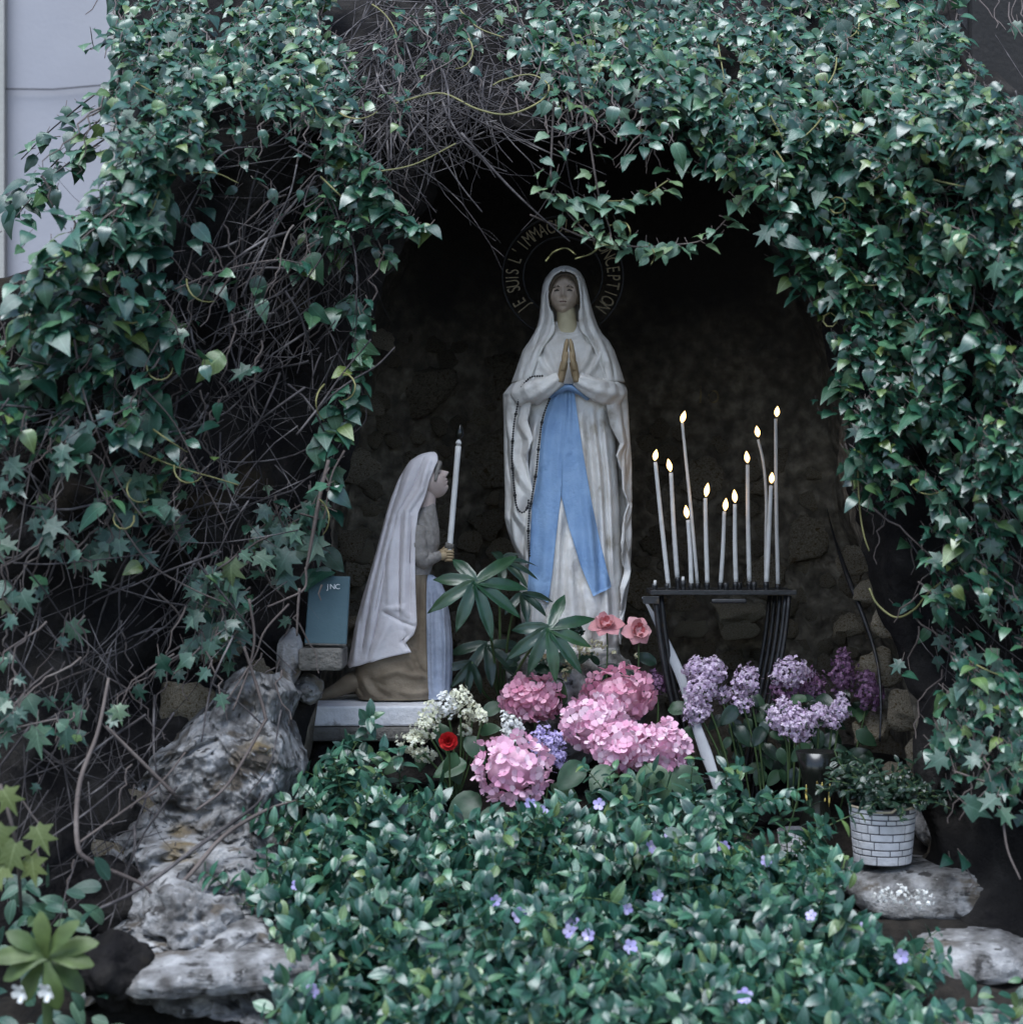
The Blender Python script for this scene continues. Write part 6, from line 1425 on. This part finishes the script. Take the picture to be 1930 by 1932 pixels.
palmate(945, 1058, -0.10, 85, (0.85, -0.35, -0.25), (0.0, -0.45, 0.9), M['fatsia_dark'], [(0, 0.95), (25, 1.0), (-40, 0.85), (-85, 0.9), (60, 0.8), (-130, 0.8)])
palmate(920, 1215, -0.06, 95, (0.1, -0.5, -0.8), (0, -0.7, 0.7), M['fatsia_dark'], [(0, 0.9), (40, 1.0), (-40, 0.95), (85, 0.8), (-85, 0.8)]); palmate(985, 1120, -0.14, 80, (0.7, -0.3, -0.5), (0, -0.6, 0.8), M['fatsia_dark'], [(0, 0.8), (40, 0.8), (-40, 0.8), (85, 0.7)])
palmate(890, 1250, -0.10, 70, (-0.1, -0.4, -0.9), (0.4, -0.7, 0.6), M['fatsia_dark'], [(0, 1), (30, 0.9), (-30, 0.9), (65, 0.8)])
# lilac bouquet in the vase
lb = root('lilac_bouquet', 'bunch of pinkish lilac standing in the dark vase behind the candle stand', 'flowers', P(1500, 1460, -0.3)); base = None
for (px, py, rx, rz, n, mt, Y) in [(1312, 1262, 22, 22, 80, 'lilac', -0.15), (1345, 1265, 24, 24, 95, 'lilac', -0.16), (1322, 1300, 30, 24, 100, 'lilac', -0.17), (1315, 1340, 24, 24, 80, 'lilac', -0.18), (1408, 1284, 24, 30, 110, 'lilac', -0.17), (1400, 1325, 18, 18, 45, 'lilac', -0.17), (1365, 1310, 14, 16, 40, 'lilac', -0.15),
                               (1492, 1268, 34, 26, 130, 'lilac', -0.17), (1530, 1290, 26, 28, 90, 'lilac_dark', -0.14), (1480, 1300, 26, 26, 80, 'lilac_dark', -0.15), (1476, 1348, 26, 28, 120, 'lilac', -0.28), (1505, 1365, 32, 30, 150, 'lilac', -0.30), (1545, 1345, 22, 16, 60, 'lilac', -0.28), (1585, 1335, 16, 24, 70, 'lilac', -0.28), (1590, 1266, 22, 38, 120, 'lilac_dark', -0.14), (1640, 1305, 22, 36, 110, 'lilac_dark', -0.14), (1570, 1365, 14, 10, 25, 'lilac', -0.28)]:
    panicle(lb, 'panicle', px, py, Y, rx * 1.28, rz * 1.18, M[mt], int(n * 2.1), 4.4, random.uniform(-0.2, 0.2), tuple(P(px * 0.6 + 1500 * 0.4, 1530, Y + 0.02)))
for k in range(130):
    px, py = random.uniform(1365, 1630), random.uniform(1300, 1460); Y = -0.13 + random.uniform(-0.06, 0.08)
    big_leaf(lb, px, py, Y, nrm((random.gauss(0, 0.7), -0.4, random.gauss(-0.5, 0.5))), nrm((random.gauss(0, .3), -0.7, 0.6)), random.uniform(0.03, 0.055), M['fatsia_dark' if k % 2 else 'flower_leaf'], 0.30)
# small leaved plant in the brick pot
pp_ = root('pot_plant', 'dark small leaved plant growing in the white brick patterned pot', 'plant', P(1660, 1520, -0.47)); PL = Leaves(); ps = []
for k in range(90):
    a = random.uniform(0, 6.28); d = nrm((math.cos(a) * 0.7 - 0.02, math.sin(a) * 0.8 - 0.2, random.uniform(0.35, 1.1))); p = np.array(P(1668 + random.uniform(-30, 30), 1520, -0.52 + random.uniform(-0.03, 0.03))); pp = [p]
    for i in range(random.randint(5, 11)):
        d = nrm(d + np.array([random.gauss(0, .15), random.gauss(0, .15), -0.06])); p = p + d * 0.0125; pp.append(p)
        for q in range(2): PL.add(random.randrange(4), p, nrm((random.gauss(0, 1), random.gauss(-0.3, 0.8), random.gauss(0, .6))), nrm((random.gauss(0, .4), -0.5, 0.8)), random.uniform(0.010, 0.020), random.random())
    ps.append((np.array(pp), 0.0009))
PL.build(VINCA_SH, M['fatsia_dark'], pp_, 120); stems_build('stems', ps, M['stem_green'], pp_, 4, True)
# broad leaved primrose at lower left with two white flowers
pr = root('primrose', 'yellow green broad leaved primrose at the lower left corner', 'plant', P(85, 1860, -1.25))
for (a, L_, el) in [(95, 88, 0.35), (62, 95, 0.2), (30, 105, 0.3), (5, 92, 0.2), (-35, 96, 0.25), (-75, 98, 0.3), (-120, 92, 0.25), (-160, 88, 0.3), (130, 90, 0.2), (165, 100, 0.2)]:
    t = nrm((math.cos(R(a)), -0.45, math.sin(R(a)) * 0.9 + el * 0.4)); V, F = leaf_strip([(0, 0.06), (0.2, 0.08), (0.45, 0.16), (0.68, 0.215), (0.86, 0.17), (0.97, 0.07), (1.0, 0.02)], 0.45, 0.35, 0.02)
    V = V * L_ * 0.92 * sc(-1.25) @ basis(t, nrm((0, -0.75, 0.65))).T + np.array(P(88, 1808, -1.25 + random.uniform(-0.02, 0.02))); MB().add(V, F).build('leaf', M['prim_leaf'], pr)
for (px, py) in [(42, 1872), (92, 1870)]:
    me_ = flower_mesh('flower', 5, 0.015, 0.34, 0.55, M['white_petal']); place('flower', me_, mat4(basis((0.2, -0.3, 1), (random.gauss(0, .4), -0.7, 0.7)), P(px, py, -1.33), 1.0), pr)
V, F = tube(smooth_path([tuple(P(88, 1808, -1.25)), tuple(P(90, 1880, -1.22)), tuple(P(90, 1990, -1.2))], 8), 0.008, 8); MB().add(V, F).build('stem', M['stem_green'], pr)
lw = root('low_foliage', 'shaded low leaves around the primrose at lower left', 'plant', P(120, 1900, -1.1)); LL = Leaves()
for k in range(80):
    px, py = random.uniform(-30, 210), random.uniform(1660, 1990)
    LL.add(random.randrange(4), P(px, py, -1.12 + random.uniform(-0.04, 0.12) + (1900 - py) * 0.0009), nrm((random.gauss(0, 1), -0.5, random.gauss(0.1, 0.7))), nrm((random.gauss(0, .3), -0.6, 0.7)), random.uniform(0.03, 0.055), random.random())
LL.build(VINCA_SH, M['ivy_star'], lw, 120)
# yellowing lobed ivy at the left edge
ys = root('yellow_ivy', 'yellow green lobed ivy leaves at the left edge', 'ivy', P(40, 1680, -1.1)); YL = Leaves()
for (px, py, z) in [(30, 1590, 0.06), (68, 1560, 0.05), (10, 1630, 0.055), (60, 1615, 0.05), (-10, 1560, 0.06), (5, 1490, 0.045)]: YL.add(random.randrange(4), P(px, py, -1.1), nrm((random.gauss(0, .5), -0.3, -0.9)), nrm((random.gauss(0, .2), -0.8, 0.5)), z, z)
YL.build(STAR_SH, M['yellow_star'], ys, 20)
V, F = tube(smooth_path([tuple(P(0, 1480, -1.06)), tuple(P(30, 1590, -1.07)), tuple(P(40, 1720, -1.0))], 10), 0.003, 6); MB().add(V, F).build('stem', M['vine'], ys)
# tiny white flowers on the pot ledge, weeds at right
al = root('white_alyssum', 'clump of tiny white flowers on the ledge right of the periwinkle', 'flowers', P(1715, 1740, -0.66))
for (px, py, rx, rz, n) in [(1700, 1690, 26, 24, 60), (1738, 1695, 24, 22, 55), (1665, 1688, 20, 16, 36)]: panicle(al, 'flower_head', px, py, -0.70, rx, rz, M['white_petal'], n, 3.6)
rw = root('low_foliage', 'scattered dim weeds on the dark ground at lower right', 'plant', P(1860, 1900, -0.7)); RL = Leaves()
for k in range(40):
    px, py = random.uniform(1800, 1960), random.uniform(1840, 1990); RL.add(random.randrange(4), P(px, py, -0.62 - (py - 1500) * 0.0009 + random.uniform(-0.05, 0.05)), nrm((random.gauss(0, 1), -0.5, random.gauss(-0.2, 0.7))), nrm((random.gauss(0, .3), -0.6, 0.7)), random.uniform(0.02, 0.045), random.random())
RL.build(VINCA_SH, M['ivy'], rw, 120)
